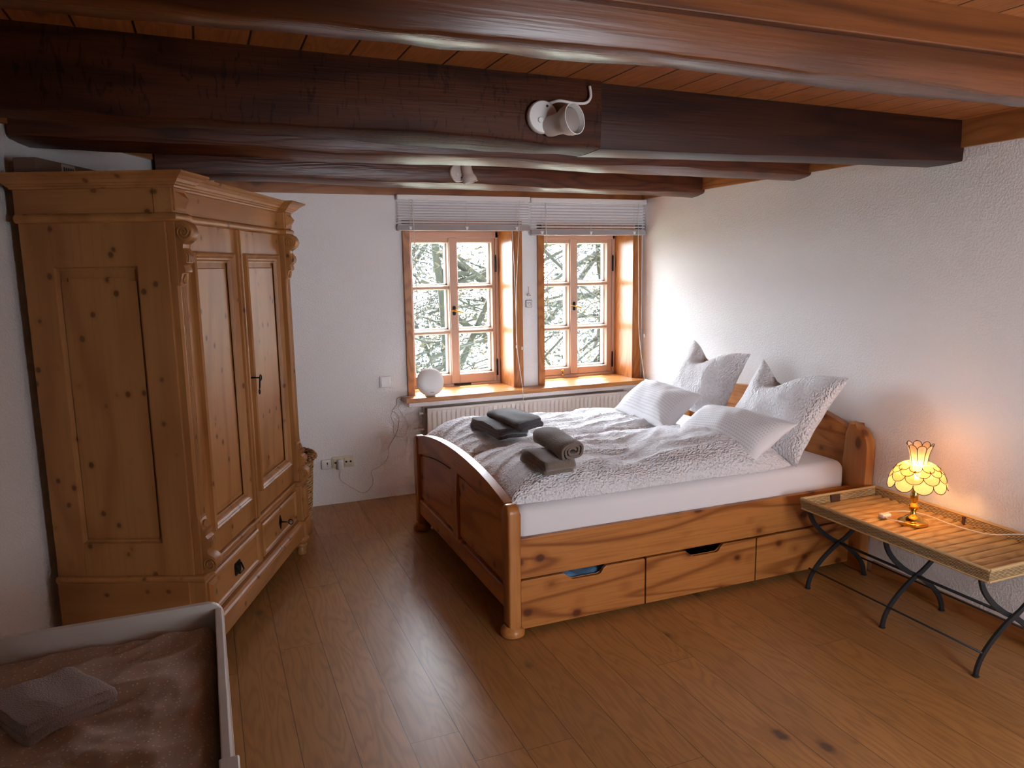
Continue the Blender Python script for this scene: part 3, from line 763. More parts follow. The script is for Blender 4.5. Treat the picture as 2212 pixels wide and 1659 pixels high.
# things on the wardrobe
ct = wr.matrix_basis
p = ct @ Vector((.225, .543, 2.0635))
bx = thing('cardboard_box', 'long brown cardboard box with a paper label on the wardrobe top', 'box', p, PI / 2 - AW)
bm = B(); box(bm, (-.225, -.043, 0), (.225, .043, .064), .002); obj('carton', bm, MT['card'], bx, local=True)
bm = B(); box(bm, (-.062, -.0445, .008), (.028, -.042, .060)); lb = obj('paper_label', bm, MT['paper'], bx, local=True)
bm = B()
for k in range(5): box(bm, (-.052 + k * .015, -.046, .018), (-.043 + k * .015, -.0442, .048))
obj('label_text', bm, MT['print'], lb, local=True)
p = ct @ Vector((WW - .15, .22, 2.0635))
bm = B(); prism(bm, [(-.20, 0), (.16, 0), (.16, .035), (-.2, .010)], lambda u, v, w: ct.to_3x3() @ Vector((u, w, v)) + p, -.1, .1); tag(obj('dark_case', bm, MT['dark']), 'flat dark case lying behind the far end of the wardrobe cornice', 'case')

# ------------------------------------------------------------------ laundry basket behind the wardrobe
bk = thing('wicker_basket', 'round brown wicker basket between the wardrobe and the window wall', 'basket', (.402, 5.09, 0))
bm = B(); R0, R1, H = .172, .205, .445
prof = [(R0, .0)] + [(R0 + (R1 - R0) * t ** .9, H * t) for t in [i / 12 for i in range(1, 13)]] + [(R1 - .02, H)] + [(R1 - .02 - (R1 - R0) * (1 - t), H * t) for t in (.8, .5, .1)] + [(0, .03)]
lathe(bm, prof, (0, 0, 0), 40); obj('woven_wall', bm, MT['basket'], bk, local=True, smooth=True, auto=50)
bm = B()
for j in range(22):
    z = .03 + j * .0185; r = R0 + (R1 - R0) * (z / H) ** .9 + .003
    tube(bm, [(r * math.cos(a) , r * math.sin(a), z + .004 * math.sin(a * 14 + j * PI)) for a in [i * 2 * PI / 56 for i in range(57)]], .0045, 5, caps=False)
obj('weave', bm, MT['reed'], bk, local=True, smooth=True)
bm = B()
for k in range(34):
    a = 2 * PI * k / 34; pts = []
    for i in range(9):
        b = i / 8 * 2 * PI * .8; rr = R1 - .005 + .030 * math.cos(b); aa = a + .22 * i / 8
        pts.append((rr * math.cos(aa), rr * math.sin(aa), H + .005 + .03 * math.sin(b)))
    tube(bm, pts, .009, 6)
obj('rolled_rim', bm, MT['basket'], bk, local=True, smooth=True)

# ------------------------------------------------------------------ bed
bed = thing('bed', 'wide orange pine bed with arched footboard and drawers below', 'bed', (2.2, 3.8, 0))
XF, YN, YR = 1.20, 3.01, 4.645
def arch(y):          # footboard top
    t = (y - (YN + YR) / 2) / ((YR - YN) / 2); return .605 + .108 * max(0.0, 1 - t * t) ** .8
# footboard: frame with arch, panels, centre stile
fb_poly = lambda yy0, yy1, n, inner: [(yy0 + (yy1 - yy0) * i / n, arch(yy0 + (yy1 - yy0) * i / n) - inner) for i in range(n + 1)]
bm = B()
top = fb_poly(YN + .07, YR - .07, 40, 0); low = fb_poly(YN + .07, YR - .07, 40, .118)
prism(bm, top + low[::-1], lambda u, v, w: (w, u, v), XF + .0, XF + .044, .008, 3); fb = obj('footboard', bm, MT['bed_y'], bed, smooth=True, auto=40)
bm = B(); box(bm, (XF + .001, YN + .06, .115), (XF + .042, YR - .06, .215), .008); obj('bottom_rail', bm, MT['bed_y'], fb)
ym = (YN + YR) / 2
bm = B(); prism(bm, [(ym - .05, .21), (ym + .05, .21), (ym + .04, .3), (ym + .036, .45), (ym + .05, .56), (ym + .065, .62), (ym - .065, .62), (ym - .05, .56), (ym - .036, .45), (ym - .04, .3)], lambda u, v, w: (w, u, v), XF + .001, XF + .043, .006); obj('centre_stile', bm, MT['bed_z'], fb)
for a, b in ((YN + .06, ym - .03), (ym + .03, YR - .06)):
    bm = B(); tp = fb_poly(a, b, 20, .10); prism(bm, tp + [(b, .20), (a, .20)], lambda u, v, w: (w, u, v), XF + .024, XF + .036)
    obj('panel', bm, MT['bed_y'], fb)
    bm = B(); tp = fb_poly(a + .025, b - .02, 20, .135); prism(bm, tp + [(b - .02, .232), (a + .025, .232)], lambda u, v, w: (w, u, v), XF + .012, XF + .027, .009, 3); obj('panel', bm, MT['bed_y'], fb)
def post(y, zt, name='post', x0=XF - .008, x1=XF + .052, w=.084):
    bm = B(); n = 12; poly = [(y - w / 2, .05)] + [(y - w / 2, zt - w / 2)] + [(y - w / 2 * math.cos(PI * i / n), zt - w / 2 + w / 2 * math.sin(PI * i / n)) for i in range(1, n)] + [(y + w / 2, zt - w / 2), (y + w / 2, .05)]
    prism(bm, poly, lambda u, v, q: (q, u, v), x0, x1, .012, 3); return obj(name, bm, MT['bed_z'], bed, smooth=True, auto=45)
def bunfoot(x, y, sx=.058, sy=.058):
    bm = B(); lathe(bm, [(.7, 0), (.96, .006), (1, .018), (.94, .034), (.78, .042), (.7, .052)], (0, 0, 0), 22)
    for v in bm.verts: v.co = Vector((x + v.co.x * sx, y + v.co.y * sy, v.co.z))
    obj('foot', bm, MT['bed_z'], bed, smooth=True, auto=50)
for y in (YN + .038, YR - .038):
    post(y, .632); bunfoot(XF + .022, y)
# side rails
XH = RW(3.8) - .02
for y0, y1 in ((3.028, 3.054), (4.60, 4.626)):
    bm = B(); box(bm, (XF + .05, y0, .272), (XH - .06, y1, .465), .004); obj('side_rail', bm, MT['bed_x'], bed)
# drawers and fixed panel
def bdrawer(x0, x1, cut, name='drawer'):
    z0, z1 = .030, .266
    poly = [(x0, z0), (x1, z0), (x1, z1 - .006), (x1 - .006, z1)]
    if cut:
        c0, c1 = cut; poly += [(c1 + .012, z1), (c1 - .004, z1 - .012), (c1 - .016, z1 - .032), (c1 - .03, z1 - .038), (c0 + .05, z1 - .038), (c0 + .035, z1 - .032), (c0, z1)]
    poly += [(x0 + .006, z1), (x0, z1 - .006)]
    bm = B(); prism(bm, poly, lambda u, v, w: (u, w, v), 3.022, 3.042, .002)
    d = obj(name, bm, MT['bed_x'], bed)
    if cut:
        bm = B(); box(bm, (x0 + .02, 3.045, z0 + .01), (x0 + .035, 3.6, z1 - .06)); box(bm, (x1 - .035, 3.045, z0 + .01), (x1 - .02, 3.6, z1 - .06)); box(bm, (x0 + .02, 3.045, z0 + .01), (x1 - .02, 3.6, z0 + .022)); obj('drawer_box', bm, MT['bed_x'], d)
bdrawer(XF + .056, 1.918, (1.475, 1.69)); bdrawer(1.926, 2.594, (2.155, 2.375)); bdrawer(2.602, XH - .06, None, 'front_panel')
bm = B(); box(bm, (XF + .06, 4.59, .03), (XH - .06, 4.61, .266)); box(bm, (1.25, 3.7, .27), (XH - .06, 3.74, .40)); obj('slat_support', bm, MT['bed_x'], bed)
# headboard
HX0, HX1 = XH - .052, XH - .004; HN, HR = 2.935, 4.70
def harch(y):
    t = (y - (HN + HR) / 2) / ((HR - HN) / 2); return .70 + .20 * max(0.0, 1 - t * t) ** .75
bm = B(); N = 44; ys = [HN + .13 + (HR - HN - .26) * i / N for i in range(N + 1)]
prism(bm, [(y, harch(y)) for y in ys] + [(y, harch(y) - .13) for y in ys[::-1]], lambda u, v, w: (w, u, v), HX0, HX1, .008, 2); hb = obj('headboard', bm, MT['bed_y'], bed, smooth=True, auto=40)
bm = B(); prism(bm, [(y, harch(y) - .10) for y in ys] + [(ys[-1], .25), (ys[0], .25)], lambda u, v, w: (w, u, v), HX0 + .012, HX1 - .008); obj('panel', bm, MT['bed_y'], hb)
for s in (0, 1):
    yo = HN if s == 0 else HR; sg = 1 if s == 0 else -1
    poly = [(yo, .0), (yo, .70)] + [(yo + sg * .085 * (1 - math.cos(a)), .70 + .105 * math.sin(a)) for a in [PI / 2 * i / 8 for i in range(1, 9)]] + [(yo + sg * .13, .82), (yo + sg * .155, .74), (yo + sg * .16, .6), (yo + sg * .15, .0)]
    bm = B(); prism(bm, poly, lambda u, v, w: (w, u, v), HX0 - .012, HX1 + .002, .012, 3); obj('head_post', bm, MT['bed_z'], bed, smooth=True, auto=45)
# folded cloth in the first drawer
bm = B(); box(bm, (1.42, 3.06, .055), (1.75, 3.5, .235), .03, 4)
bmesh.ops.subdivide_edges(bm, edges=bm.edges[:], cuts=3, use_grid_fill=True)
for v in bm.verts: v.co += Vector((0, 0, .016 * math.sin(v.co.x * 55) + .01 * mnoise.noise(v.co * 14)))
tag(obj('folded_bedding', bm, MT['blue'], smooth=True), 'blue folded cloth seen through the grip of the front bed drawer', 'bedding')

# mattress with fitted sheet
bm = B(); box(bm, (XF + .056, 3.058, .405), (XH - .066, 4.596, .602), .055, 6)
tag(obj('mattress', bm, MT['sheet'], smooth=True), 'thick mattress under a smooth white fitted sheet on the pine bed', 'mattress')

# duvets
def ssm(t): t = max(0.0, min(1.0, t)); return t * t * (3 - 2 * t)
def duvet(x0, x1, y0, y1, zb, h, label, seed, feat):
    nx, ny = 170, 84; bm = B(); top = []; bot = []
    def pt(i, j, up):
        u = .5 - .5 * math.cos(PI * i / nx); v = .5 - .5 * math.cos(PI * j / ny)
        a, b = 2 * u - 1, 2 * v - 1
        x = x0 + (x1 - x0) * u; y = y0 + (y1 - y0) * v
        # wavy outline
        e = .030 * mnoise.noise(Vector((x * 3 + seed, y * 3, 0)))
        y += e * abs(b) ** 3; x += .03 * mnoise.noise(Vector((y * 4, seed, 3))) * abs(a) ** 3
        prof = max(0.0, (1 - abs(a) ** 5)) ** .5 * max(0.0, (1 - abs(b) ** 4.4)) ** .5
        if not up: return Vector((x, y, zb + .004 * (1 - prof)))
        z = prof * h
        lump = mnoise.noise(Vector((x * 2.1 + seed, y * 2.6, .3))) * .030 + mnoise.noise(Vector((x * 5 + seed, y * 5, 2.3))) * .012
        rx = 1 - abs(mnoise.noise(Vector((x * 3.0 + .8 * y + seed, y * 8.5 - x * 1.5, 5.1)))) * 2.0
        fold = max(0.0, rx - .45) * .022
        rx2 = 1 - abs(mnoise.noise(Vector((x * 9.0 + seed, y * 4.5 + x * 3, 1.1)))) * 2.0
        fold += max(0.0, rx2 - .5) * .010
        z += (lump + fold) * prof ** .6 + feat(x, y) * prof ** .5
        return Vector((x, y, zb + max(z, .004)))
    for j in range(ny + 1):
        top.append([bm.verts.new(pt(i, j, True)) for i in range(nx + 1)])
        bot.append([bm.verts.new(pt(i, j, False)) if 0 < i < nx and 0 < j < ny else None for i in range(nx + 1)])
    for j in range(ny + 1):
        for i in range(nx + 1):
            if bot[j][i] is None: bot[j][i] = top[j][i]
    for j in range(ny):
        for i in range(nx):
            bm.faces.new((top[j][i], top[j][i + 1], top[j + 1][i + 1], top[j + 1][i]))
            try: bm.faces.new((bot[j + 1][i], bot[j + 1][i + 1], bot[j][i + 1], bot[j][i]))
            except ValueError: pass
    o = obj('duvet', bm, MT['duvet'], smooth=True)
    return tag(o, label, 'duvet', 'white seersucker duvets on the pine bed')
def gauss(x, y, cx, cy, sx, sy): return math.exp(-((x - cx) / sx) ** 2 - ((y - cy) / sy) ** 2)
duvet(1.262, 2.90, 3.075, 3.85, .603, .135, 'near white duvet half, under the two taupe towels', 1.7,
      lambda x, y: .030 * gauss(x, y, 1.45, 3.35, .25, .25) + .035 * gauss(x, y, 2.45, 3.45, .35, .2) - .025 * gauss(x, y, 2.0, 3.30, .18, .2) - .02 * gauss(x, y, 1.55, 3.25, .12, .12))
duvet(1.258, 2.80, 3.835, 4.62, .603, .122, 'far white duvet half by the radiator, under the charcoal towels', 6.2,
      lambda x, y: .035 * gauss(x, y, 1.42, 4.40, .22, .25) + .020 * gauss(x, y, 2.35, 4.0, .4, .2) - .03 * gauss(x, y, 1.62, 4.0, .2, .18))

# pillows
def pillow(c00, c10, c11, c01, T, label, group, mat, seed, chop=0.0, chopu=.4, name='pillow'):
    """corners: bottom-left, bottom-right, top-right, top-left"""
    c = [Vector(q) for q in (c00, c10, c11, c01)]; bm = B(); n, m = 72, 60
    nrm = ((c[1] - c[0]).cross(c[3] - c[0])).normalized()
    uvl = bm.loops.layers.uv.new('UVMap'); uvs = {}
    vdir = ((c[3] - c[0]) + (c[2] - c[1])).normalized()
    def P(i, j, s):
        u = .5 - .5 * math.cos(PI * i / n); v = .5 - .5 * math.cos(PI * j / m)
        a, b = 2 * u - 1, 2 * v - 1
        k = .115 if chop > 0 else .075
        a2 = a * (1 - k * (1 - b * b) * abs(a)); b2 = b * (1 - k * (1 - a * a) * abs(b))
        uu, vv = (a2 + 1) / 2, (b2 + 1) / 2
        p = c[0] * (1 - uu) * (1 - vv) + c[1] * uu * (1 - vv) + c[2] * uu * vv + c[3] * (1 - uu) * vv
        f = max(0.0, (1 - a * a)) ** .55 * max(0.0, (1 - b * b)) ** .55
        wr_ = (mnoise.noise(p * 5 + Vector((seed, 0, s))) * .020 + mnoise.noise(p * 13 + Vector((0, seed, s))) * .008)
        # creases running in from the corners
        rad = math.atan2(b, a); cr = math.sin(rad * 22 + seed + 3 * mnoise.noise(p * 3)) * .006 * (a * a * b * b)
        d = T * f + (wr_ + cr) * f ** .4
        p = p + nrm * d * s
        if chop > 0:
            g = math.exp(-((u - chopu) / .22) ** 2) * max(0.0, v) ** 2.5
            p = p - vdir * chop * g
            if s > 0: p = p - nrm * .08 * math.exp(-((u - chopu + .02) / .10) ** 2) * math.exp(-((v - .93) / .12) ** 2) * f ** .3
        return p, (u, v)
    G = {}
    for s in (1, -1):
        for j in range(m + 1):
            for i in range(n + 1):
                edge = i in (0, n) or j in (0, m)
                if s == -1 and edge: G[(s, i, j)] = G[(1, i, j)]; continue
                p, uv = P(i, j, s); vv = bm.verts.new(p); G[(s, i, j)] = vv; uvs[vv] = uv
    for s in (1, -1):
        for j in range(m):
            for i in range(n):
                q = [G[(s, i, j)], G[(s, i + 1, j)], G[(s, i + 1, j + 1)], G[(s, i, j + 1)]]
                if s == -1: q = q[::-1]
                f = bm.faces.new(q)
                for l in f.loops: l[uvl].uv = uvs[l.vert]
    return tag(obj(name, bm, mat, smooth=True), label, 'pillow', group)
gp = 'white pillows at the head of the pine bed'
pillow((2.93, 4.50, .72), (2.94, 3.80, .68), (3.17, 3.80, 1.125), (3.15, 4.38, 1.17), .095, 'big square white pillow standing upright on the window side of the bed', gp, MT['pillow'], 2.0, .085, .42)
pillow((2.90, 3.78, .63), (2.88, 3.06, .605), (3.15, 2.985, 1.085), (3.15, 3.665, 1.115), .105, 'big square white pillow standing upright nearest the lamp', gp, MT['pillow'], 5.0, .10, .36)
pillow((2.48, 4.31, .745), (2.50, 3.73, .70), (2.84, 3.84, .875), (2.84, 4.50, .895), .10, 'small dashed-pattern pillow leaning by the radiator end of the bed', gp, MT['pillow_dash'], 8.0)
pillow((2.46, 3.63, .725), (2.585, 3.078, .632), (2.85, 3.03, .85), (2.75, 3.70, .845), .105, 'small dashed-pattern pillow leaning on the front square pillow', gp, MT['pillow_dash'], 11.0)

# towels
def folded(name, L, W, path, t, mat, label, cat, group, loc, rotz, amp=.008, tilt=0.0, seed=0.0, sag=.25):
    bm = B(); poly = band(path, t); ny = 26
    rings = []
    for j in range(ny + 1):
        w = -L / 2 + L * j / ny; e = min(j, ny - j) / ny; sh = 1.0 - .07 * max(0, 1 - e * 12) ** 2
        ring = []
        for k, (a, b) in enumerate(poly):
            nn = mnoise.noise(Vector((a * 14 + seed, w * 10, b * 20))) * amp
            nn += mnoise.noise(Vector((a * 5 + seed, w * 5, 1.0))) * amp * 1.6 - sag * (a * a * 3 + w * w)
            ring.append(bm.verts.new((a * sh, w + mnoise.noise(Vector((a * 9, b * 30 + seed, j * 0.01))) * .010, b * sh + nn)))
        rings.append(ring)
    k = len(poly)
    for j in range(ny):
        for i in range(k): bm.faces.new((rings[j][i], rings[j][(i + 1) % k], rings[j + 1][(i + 1) % k], rings[j + 1][i]))
    bm.faces.new(rings[0][::-1]); bm.faces.new(rings[-1])
    # woven border stripes near one end
    R = Matrix.Translation(Vector(loc)) @ Matrix.Rotation(rotz, 4, 'Z') @ Matrix.Rotation(tilt, 4, 'Y')
    bmesh.ops.transform(bm, matrix=R, verts=bm.verts)
    return tag(obj(name, bm, mat, smooth=True, auto=60), label, cat, group)
def serp(W, t, n, g=1.06):
    """serpentine path of n layers, width W, bottom at 0"""
    pts = []
    for k in range(n):
        z = t * (.5 + k * g); xs_ = [-W / 2 + W * i / 14 for i in range(15)]
        if k % 2: xs_ = xs_[::-1]
        pts += [(x, z) for x in xs_]
        if k < n - 1:
            x = xs_[-1]; sgn = 1 if x > 0 else -1
            for i in range(1, 6):
                a = -PI / 2 + PI * i / 6; pts.append((x + sgn * t * g / 2 * math.cos(a), z + t * g / 2 + t * g / 2 * math.sin(a)))
    return pts
folded('towel', .19, .2, serp(.37, .020, 3), .019, MT['towel_dark'], 'charcoal towel folded flat, lower of the dark pair on the far duvet', 'towel', 'charcoal towels on the far duvet', (1.558, 4.055, .748), PI / 2 + .10, tilt=.0, seed=1, sag=.18)
folded('towel', .40, .16, serp(.14, .017, 3), .0165, MT['towel_dark'], 'charcoal towel folded, upper of the dark pair on the far duvet', 'towel', 'charcoal towels on the far duvet', (1.625, 3.975, .802), .10, tilt=-.06, seed=2)
folded('towel', .16, .2, serp(.27, .020, 3), .019, MT['towel_brown'], 'flat folded taupe towel, lower of the taupe pair on the near duvet', 'towel', 'taupe towels on the near duvet', (1.487, 3.225, .745), PI / 2 + .03, tilt=.0, seed=3, sag=.2)
sp = []
for i in range(56):      # squarish roll
    a = i / 55 * 2 * PI * 2.6; r = .010 + .033 * i / 55
    sp.append((r * 1.45 * math.copysign(abs(math.cos(a)) ** .8, math.cos(a)), .046 + r * math.copysign(abs(math.sin(a)) ** .8, math.sin(a))))
folded('towel', .36, .2, sp, .0115, MT['towel_brown'], 'rolled taupe towel lying on top of the flat taupe towel', 'towel', 'taupe towels on the near duvet', (1.560, 3.255, .800), -.03, seed=4)

# ------------------------------------------------------------------ cot
cot = thing('cot', 'white wooden cot with rounded corner in front of the wardrobe', 'cot', (-.38, 1.75, 0))
bm = B(); r = .045; X0, X1, ZT = -.77, -.010, .66
poly = [(X0, .04), (X1, .04), (X1, ZT - r)] + [(X1 - r + r * math.cos(a), ZT - r + r * math.sin(a)) for a in [PI / 2 * i / 8 for i in range(1, 8)]] + [(X1 - r, ZT), (X0 + r, ZT)] + [(X0 + r - r * math.sin(a), ZT - r + r * math.cos(a)) for a in [PI / 2 * i / 8 for i in range(1, 8)]] + [(X0, ZT - r)]
prism(bm, poly, lambda u, v, w: (u, w, v), 2.436, 2.456, .002); obj('end_panel', bm, MT['cot'], cot)
bm = B(); prism(bm, poly, lambda u, v, w: (u, w, v), 1.02, 1.04, .002); obj('end_panel', bm, MT['cot'], cot)
for x0 in (X1 - .026, X0 + .004):
    bm = B(); box(bm, (x0, 1.04, .30), (x0 + .022, 2.436, ZT - .018), .003); obj('side_panel', bm, MT['cot'], cot)
bm = B(); box(bm, (X1 - .03, 1.045, .60), (X1 + .012, 1.605, ZT + .004), .004); obj('side_cap', bm, MT['plastic_white'], cot)
for x in (X0 + .02, X1 - .05):
    for y in (1.05, 2.40):
        bm = B(); box(bm, (x, y, 0), (x + .03, y + .03, .3), .003); obj('leg', bm, MT['cot'], cot)
bm = B(); box(bm, (X0 + .03, 1.045, .44), (X1 - .03, 2.43, .46)); obj('base_board', bm, MT['cot'], cot)
# cot mattress
bm = B(); nx, ny = 70, 110; mx0, mx1, my0, my1 = X0 + .032, X1 - .030, 1.046, 2.432; G = []
for j in range(ny + 1):
    row = []
    for i in range(nx + 1):
        u, v = i / nx, j / ny; x = mx0 + (mx1 - mx0) * u; y = my0 + (my1 - my0) * v
        e = min(u * (mx1 - mx0), (1 - u) * (mx1 - mx0), v * 1.386, (1 - v) * 1.386)
        z = .598 - .05 * max(0, 1 - e / .045) ** 2
        n1 = 1 - abs(mnoise.noise(Vector((x * 3.2 + y * 2.2, y * 5.5 - x * 3.5, 1.3)))) * 2
        n2 = 1 - abs(mnoise.noise(Vector((x * 7 + y * 3, y * 10 - x * 7, 4.3)))) * 2
        z += .020 * max(0, n1 - .35) + .010 * max(0, n2 - .4) + .014 * mnoise.noise(Vector((x * 4, y * 4, 8)))
        row.append(bm.verts.new((x, y, z)))
    G.append(row)
for j in range(ny):
    for i in range(nx): bm.faces.new((G[j][i], G[j][i + 1], G[j + 1][i + 1], G[j + 1][i]))
rim = [G[0][i] for i in range(nx + 1)] + [G[j][nx] for j in range(1, ny + 1)] + [G[ny][i] for i in range(nx - 1, -1, -1)] + [G[j][0] for j in range(ny - 1, 0, -1)]
lowr = [bm.verts.new((v.co.x, v.co.y, .462)) for v in rim]
for k in range(len(rim)): bm.faces.new((rim[k], lowr[k], lowr[(k + 1) % len(rim)], rim[(k + 1) % len(rim)]))
bm.faces.new(lowr)
tag(obj('cot_mattress', bm, MT['cotsheet'], smooth=True, auto=60), 'cot mattress in a wrinkled beige dotted sheet', 'mattress')
folded('towel', .21, .3, serp(.20, .027, 2), .026, MT['towel_mauve'], 'mauve brown folded towel lying on the dotted cot sheet', 'towel', None, (-.435, 2.065, .604), .60, amp=.009, seed=9, sag=.1)

# ------------------------------------------------------------------ tray table
st = thing('table_stand', 'black iron stand with crossed curved legs under the wicker tray', 'table stand', (3.03, 2.42, 0))
def bar(bm, pts, wy, t):
    pts = [Vector(p) for p in pts]; n = len(pts); rings = []
    for i in range(n):
        d = (pts[min(i + 1, n - 1)] - pts[max(i - 1, 0)]).normalized(); nn = Vector((-d.z, 0, d.x))
        rings.append([bm.verts.new(pts[i] + nn * a * t / 2 + Vector((0, b * wy / 2, 0))) for a, b in ((1, 1), (1, -1), (-1, -1), (-1, 1))])
    for i in range(n - 1):
        for k in range(4): bm.faces.new((rings[i][k], rings[i][(k + 1) % 4], rings[i + 1][(k + 1) % 4], rings[i + 1][k]))
    bm.faces.new(rings[0][::-1]); bm.faces.new(rings[-1])
XA, XB_, ZTB = 2.828, 3.232, .436
for y in (1.956, 2.42, 2.892):
    for sg in (1, -1):
        bm = B(); pts = []
        for i in range(29):
            t = i / 28; c = math.cos(PI * t); c = math.copysign(abs(c) ** .85, c)
            pts.append(((XA + XB_) / 2 - sg * (XB_ - XA) / 2 * c, y + sg * .0065, ZTB * (1 - t) + .002))
        bar(bm, pts, .011, .022)
        f = pts[-1]; lathe(bm, [(.014, 0), (.016, .003), (.010, .007)], (f[0], f[1], 0), 10)
        obj('leg', bm, MT['iron'], st)
for x, z, r in (((XA + XB_) / 2, .219, .007), (XA + .022, .10, .0045), (XB_ - .022, .10, .0045)):
    bm = B(); tube(bm, [(x, 1.945, z), (x, 2.905, z)], r, 8); obj('stretcher', bm, MT['iron'], st, smooth=True)
for x in (XA, XB_):
    bm = B(); box(bm, (x - .010, 1.93, ZTB), (x + .010, 2.92, ZTB + .007), .001); obj('top_rail', bm, MT['iron'], st)
tray = thing('wicker_tray', 'long rectangular wicker tray with a woven rim carrying the lamp', 'tray', (3.02, 2.39, .444))
tx0, tx1, ty0, ty1, tz = 2.762, 3.262, 1.885, 2.885, .444
bm = B(); n = 19
prev = None
for i in range(n * 6 + 1):
    y = ty0 + .008 + (ty1 - ty0 - .016) * i / (n * 6); z = tz + .006 + .012 * abs(math.sin(PI * i / 6)) ** .7
    cur = [bm.verts.new((x, y, z)) for x in (tx0 + .008, tx1 - .008)]
    if prev: bm.faces.new((prev[0], prev[1], cur[1], cur[0]))
    prev = cur
box(bm, (tx0 + .006, ty0 + .006, tz), (tx1 - .006, ty1 - .006, tz + .006)); obj('tray_floor', bm, MT['tray_floor'], tray)
bm = B(); o = .016; hh = .052
lo = [(tx0, ty0), (tx1, ty0), (tx1, ty1), (tx0, ty1)]; 
def ring4(e, z): return [bm.verts.new((x + (e if x == tx1 else -e), y + (e if y == ty1 else -e), z)) for x, y in lo]
L = [ring4(0, tz), ring4(o * .55, tz + hh), ring4(o * .55 - .010, tz + hh), ring4(-.010, tz + .004)]
for a, b in ((0, 1), (1, 2), (2, 3)):
    for k in range(4): bm.faces.new((L[a][k], L[a][(k + 1) % 4], L[b][(k + 1) % 4], L[b][k]))
obj('woven_side', bm, MT['tray_x'], tray)
bm = B()
e = o * .55 - .005; cs = [(tx0 - e, ty0 - e, tz + hh), (tx1 + e, ty0 - e, tz + hh), (tx1 + e, ty1 + e, tz + hh), (tx0 - e, ty1 + e, tz + hh)]
for k in range(4): tube(bm, [cs[k], cs[(k + 1) % 4]], .0075, 8)
cs = [(tx0, ty0, tz + .002), (tx1, ty0, tz + .002), (tx1, ty1, tz + .002), (tx0, ty1, tz + .002)]
for k in range(4): tube(bm, [cs[k], cs[(k + 1) % 4]], .005, 8)
obj('rim', bm, MT['reed'], tray, smooth=True, auto=60)
bm = B(); box(bm, (2.945, ty1 - .014, tz + .008), (3.005, ty1 + .012, tz + hh - .003), .002); obj('grip_leather', bm, MT['leather'], tray)
bm = B(); box(bm, (2.975, ty0 - .012, tz + .008), (3.035, ty0 + .014, tz + hh - .003), .002); obj('grip_leather', bm, MT['leather'], tray)
for y in (2.05, 2.36):
    bm = B(); box(bm, (tx1 - .013, y, tz + .01), (tx1 - .003, y + .012, tz + hh - .004)); obj('stake', bm, MT['leather'], tray)

# ------------------------------------------------------------------ table lamp
LX, LY, LZ = 3.038, 2.462, .4585
lamp = thing('table_lamp', 'lit brass table lamp with scalloped capiz shell shade on the tray', 'lamp', (LX, LY, LZ))
bm = B(); lathe(bm, [(.064, 0), (.066, .006), (.064, .016), (.056, .020), (.044, .022), (.040, .030), (.030, .040), (.018, .046), (.014, .052)], (0, 0, 0), 36); obj('base', bm, MT['brass'], lamp, local=True, smooth=True, auto=40)
bm = B(); lathe(bm, [(.014, .050), (.012, .058), (.011, .066), (.018, .072), (.026, .082), (.027, .090), (.019, .100), (.011, .106), (.013, .112), (.017, .122), (.018, .138), (.016, .154), (.011, .166), (.009, .20), (.009, .215)], (0, 0, 0), 28); obj('stem', bm, MT['brass'], lamp, local=True, smooth=True, auto=40)
sx = .012   # slight lean of the shade
bulb_z = .272
bm = B(); lathe(bm, [(0, .030), (.012, .028), (.021, .018), (.024, .004), (.020, -.012), (.012, -.026), (.011, -.056)], (sx * .6, 0, bulb_z), 20); obj('bulb', bm, emit('bulb_glow', (1.0, .50, .17), 36.0), lamp, local=True, smooth=True)
# shade profile: radius, height (dome), t 0..1 from the neck down
def dome(t):
    a = .12 + t * 1.36
    return (.030 + .098 * math.sin(a) ** 1.0, .300 - .135 * (1 - math.cos(a)))
def tilepoint(ang, t, off=0.0):
    r, z = dome(t); return Vector((sx + (r + off) * math.cos(ang), (r + off) * math.sin(ang), z))
tiles = B(); wires = B(); N = 9
rows = [(0.0, .40), (.12, .56), (.34, .76), (.56, 1.0)]
for ri, (t0, t1) in enumerate(rows):
    for k in range(N):
        a0 = 2 * PI * (k + .5 * (ri % 2)) / N + .2; hw = PI / N * 1.02; nn = 10; mm = 8; off = (3 - ri) * .0016 + .0004
        g = []
        for j in range(mm + 1):
            s = j / mm; w = 1.0 if s < .5 else math.sqrt(max(0.0, 1 - ((s - .5) / .5) ** 2)); 
            g.append([tiles.verts.new(tilepoint(a0 + hw * w * (2 * i / nn - 1), t0 + (t1 - t0) * s, off)) for i in range(nn + 1)])
        for j in range(mm):
            for i in range(nn):
                try: tiles.faces.new((g[j][i], g[j][i + 1], g[j + 1][i + 1], g[j + 1][i]))
                except ValueError: pass
        path = []
        for q in range(17):
            th = -PI / 2 + PI * q / 16; s = .5 + .5 * math.cos(th)
            path.append(tilepoint(a0 + hw * math.sin(th), t0 + (t1 - t0) * s, off + .0008))
        tube(wires, path, .0016, 5)
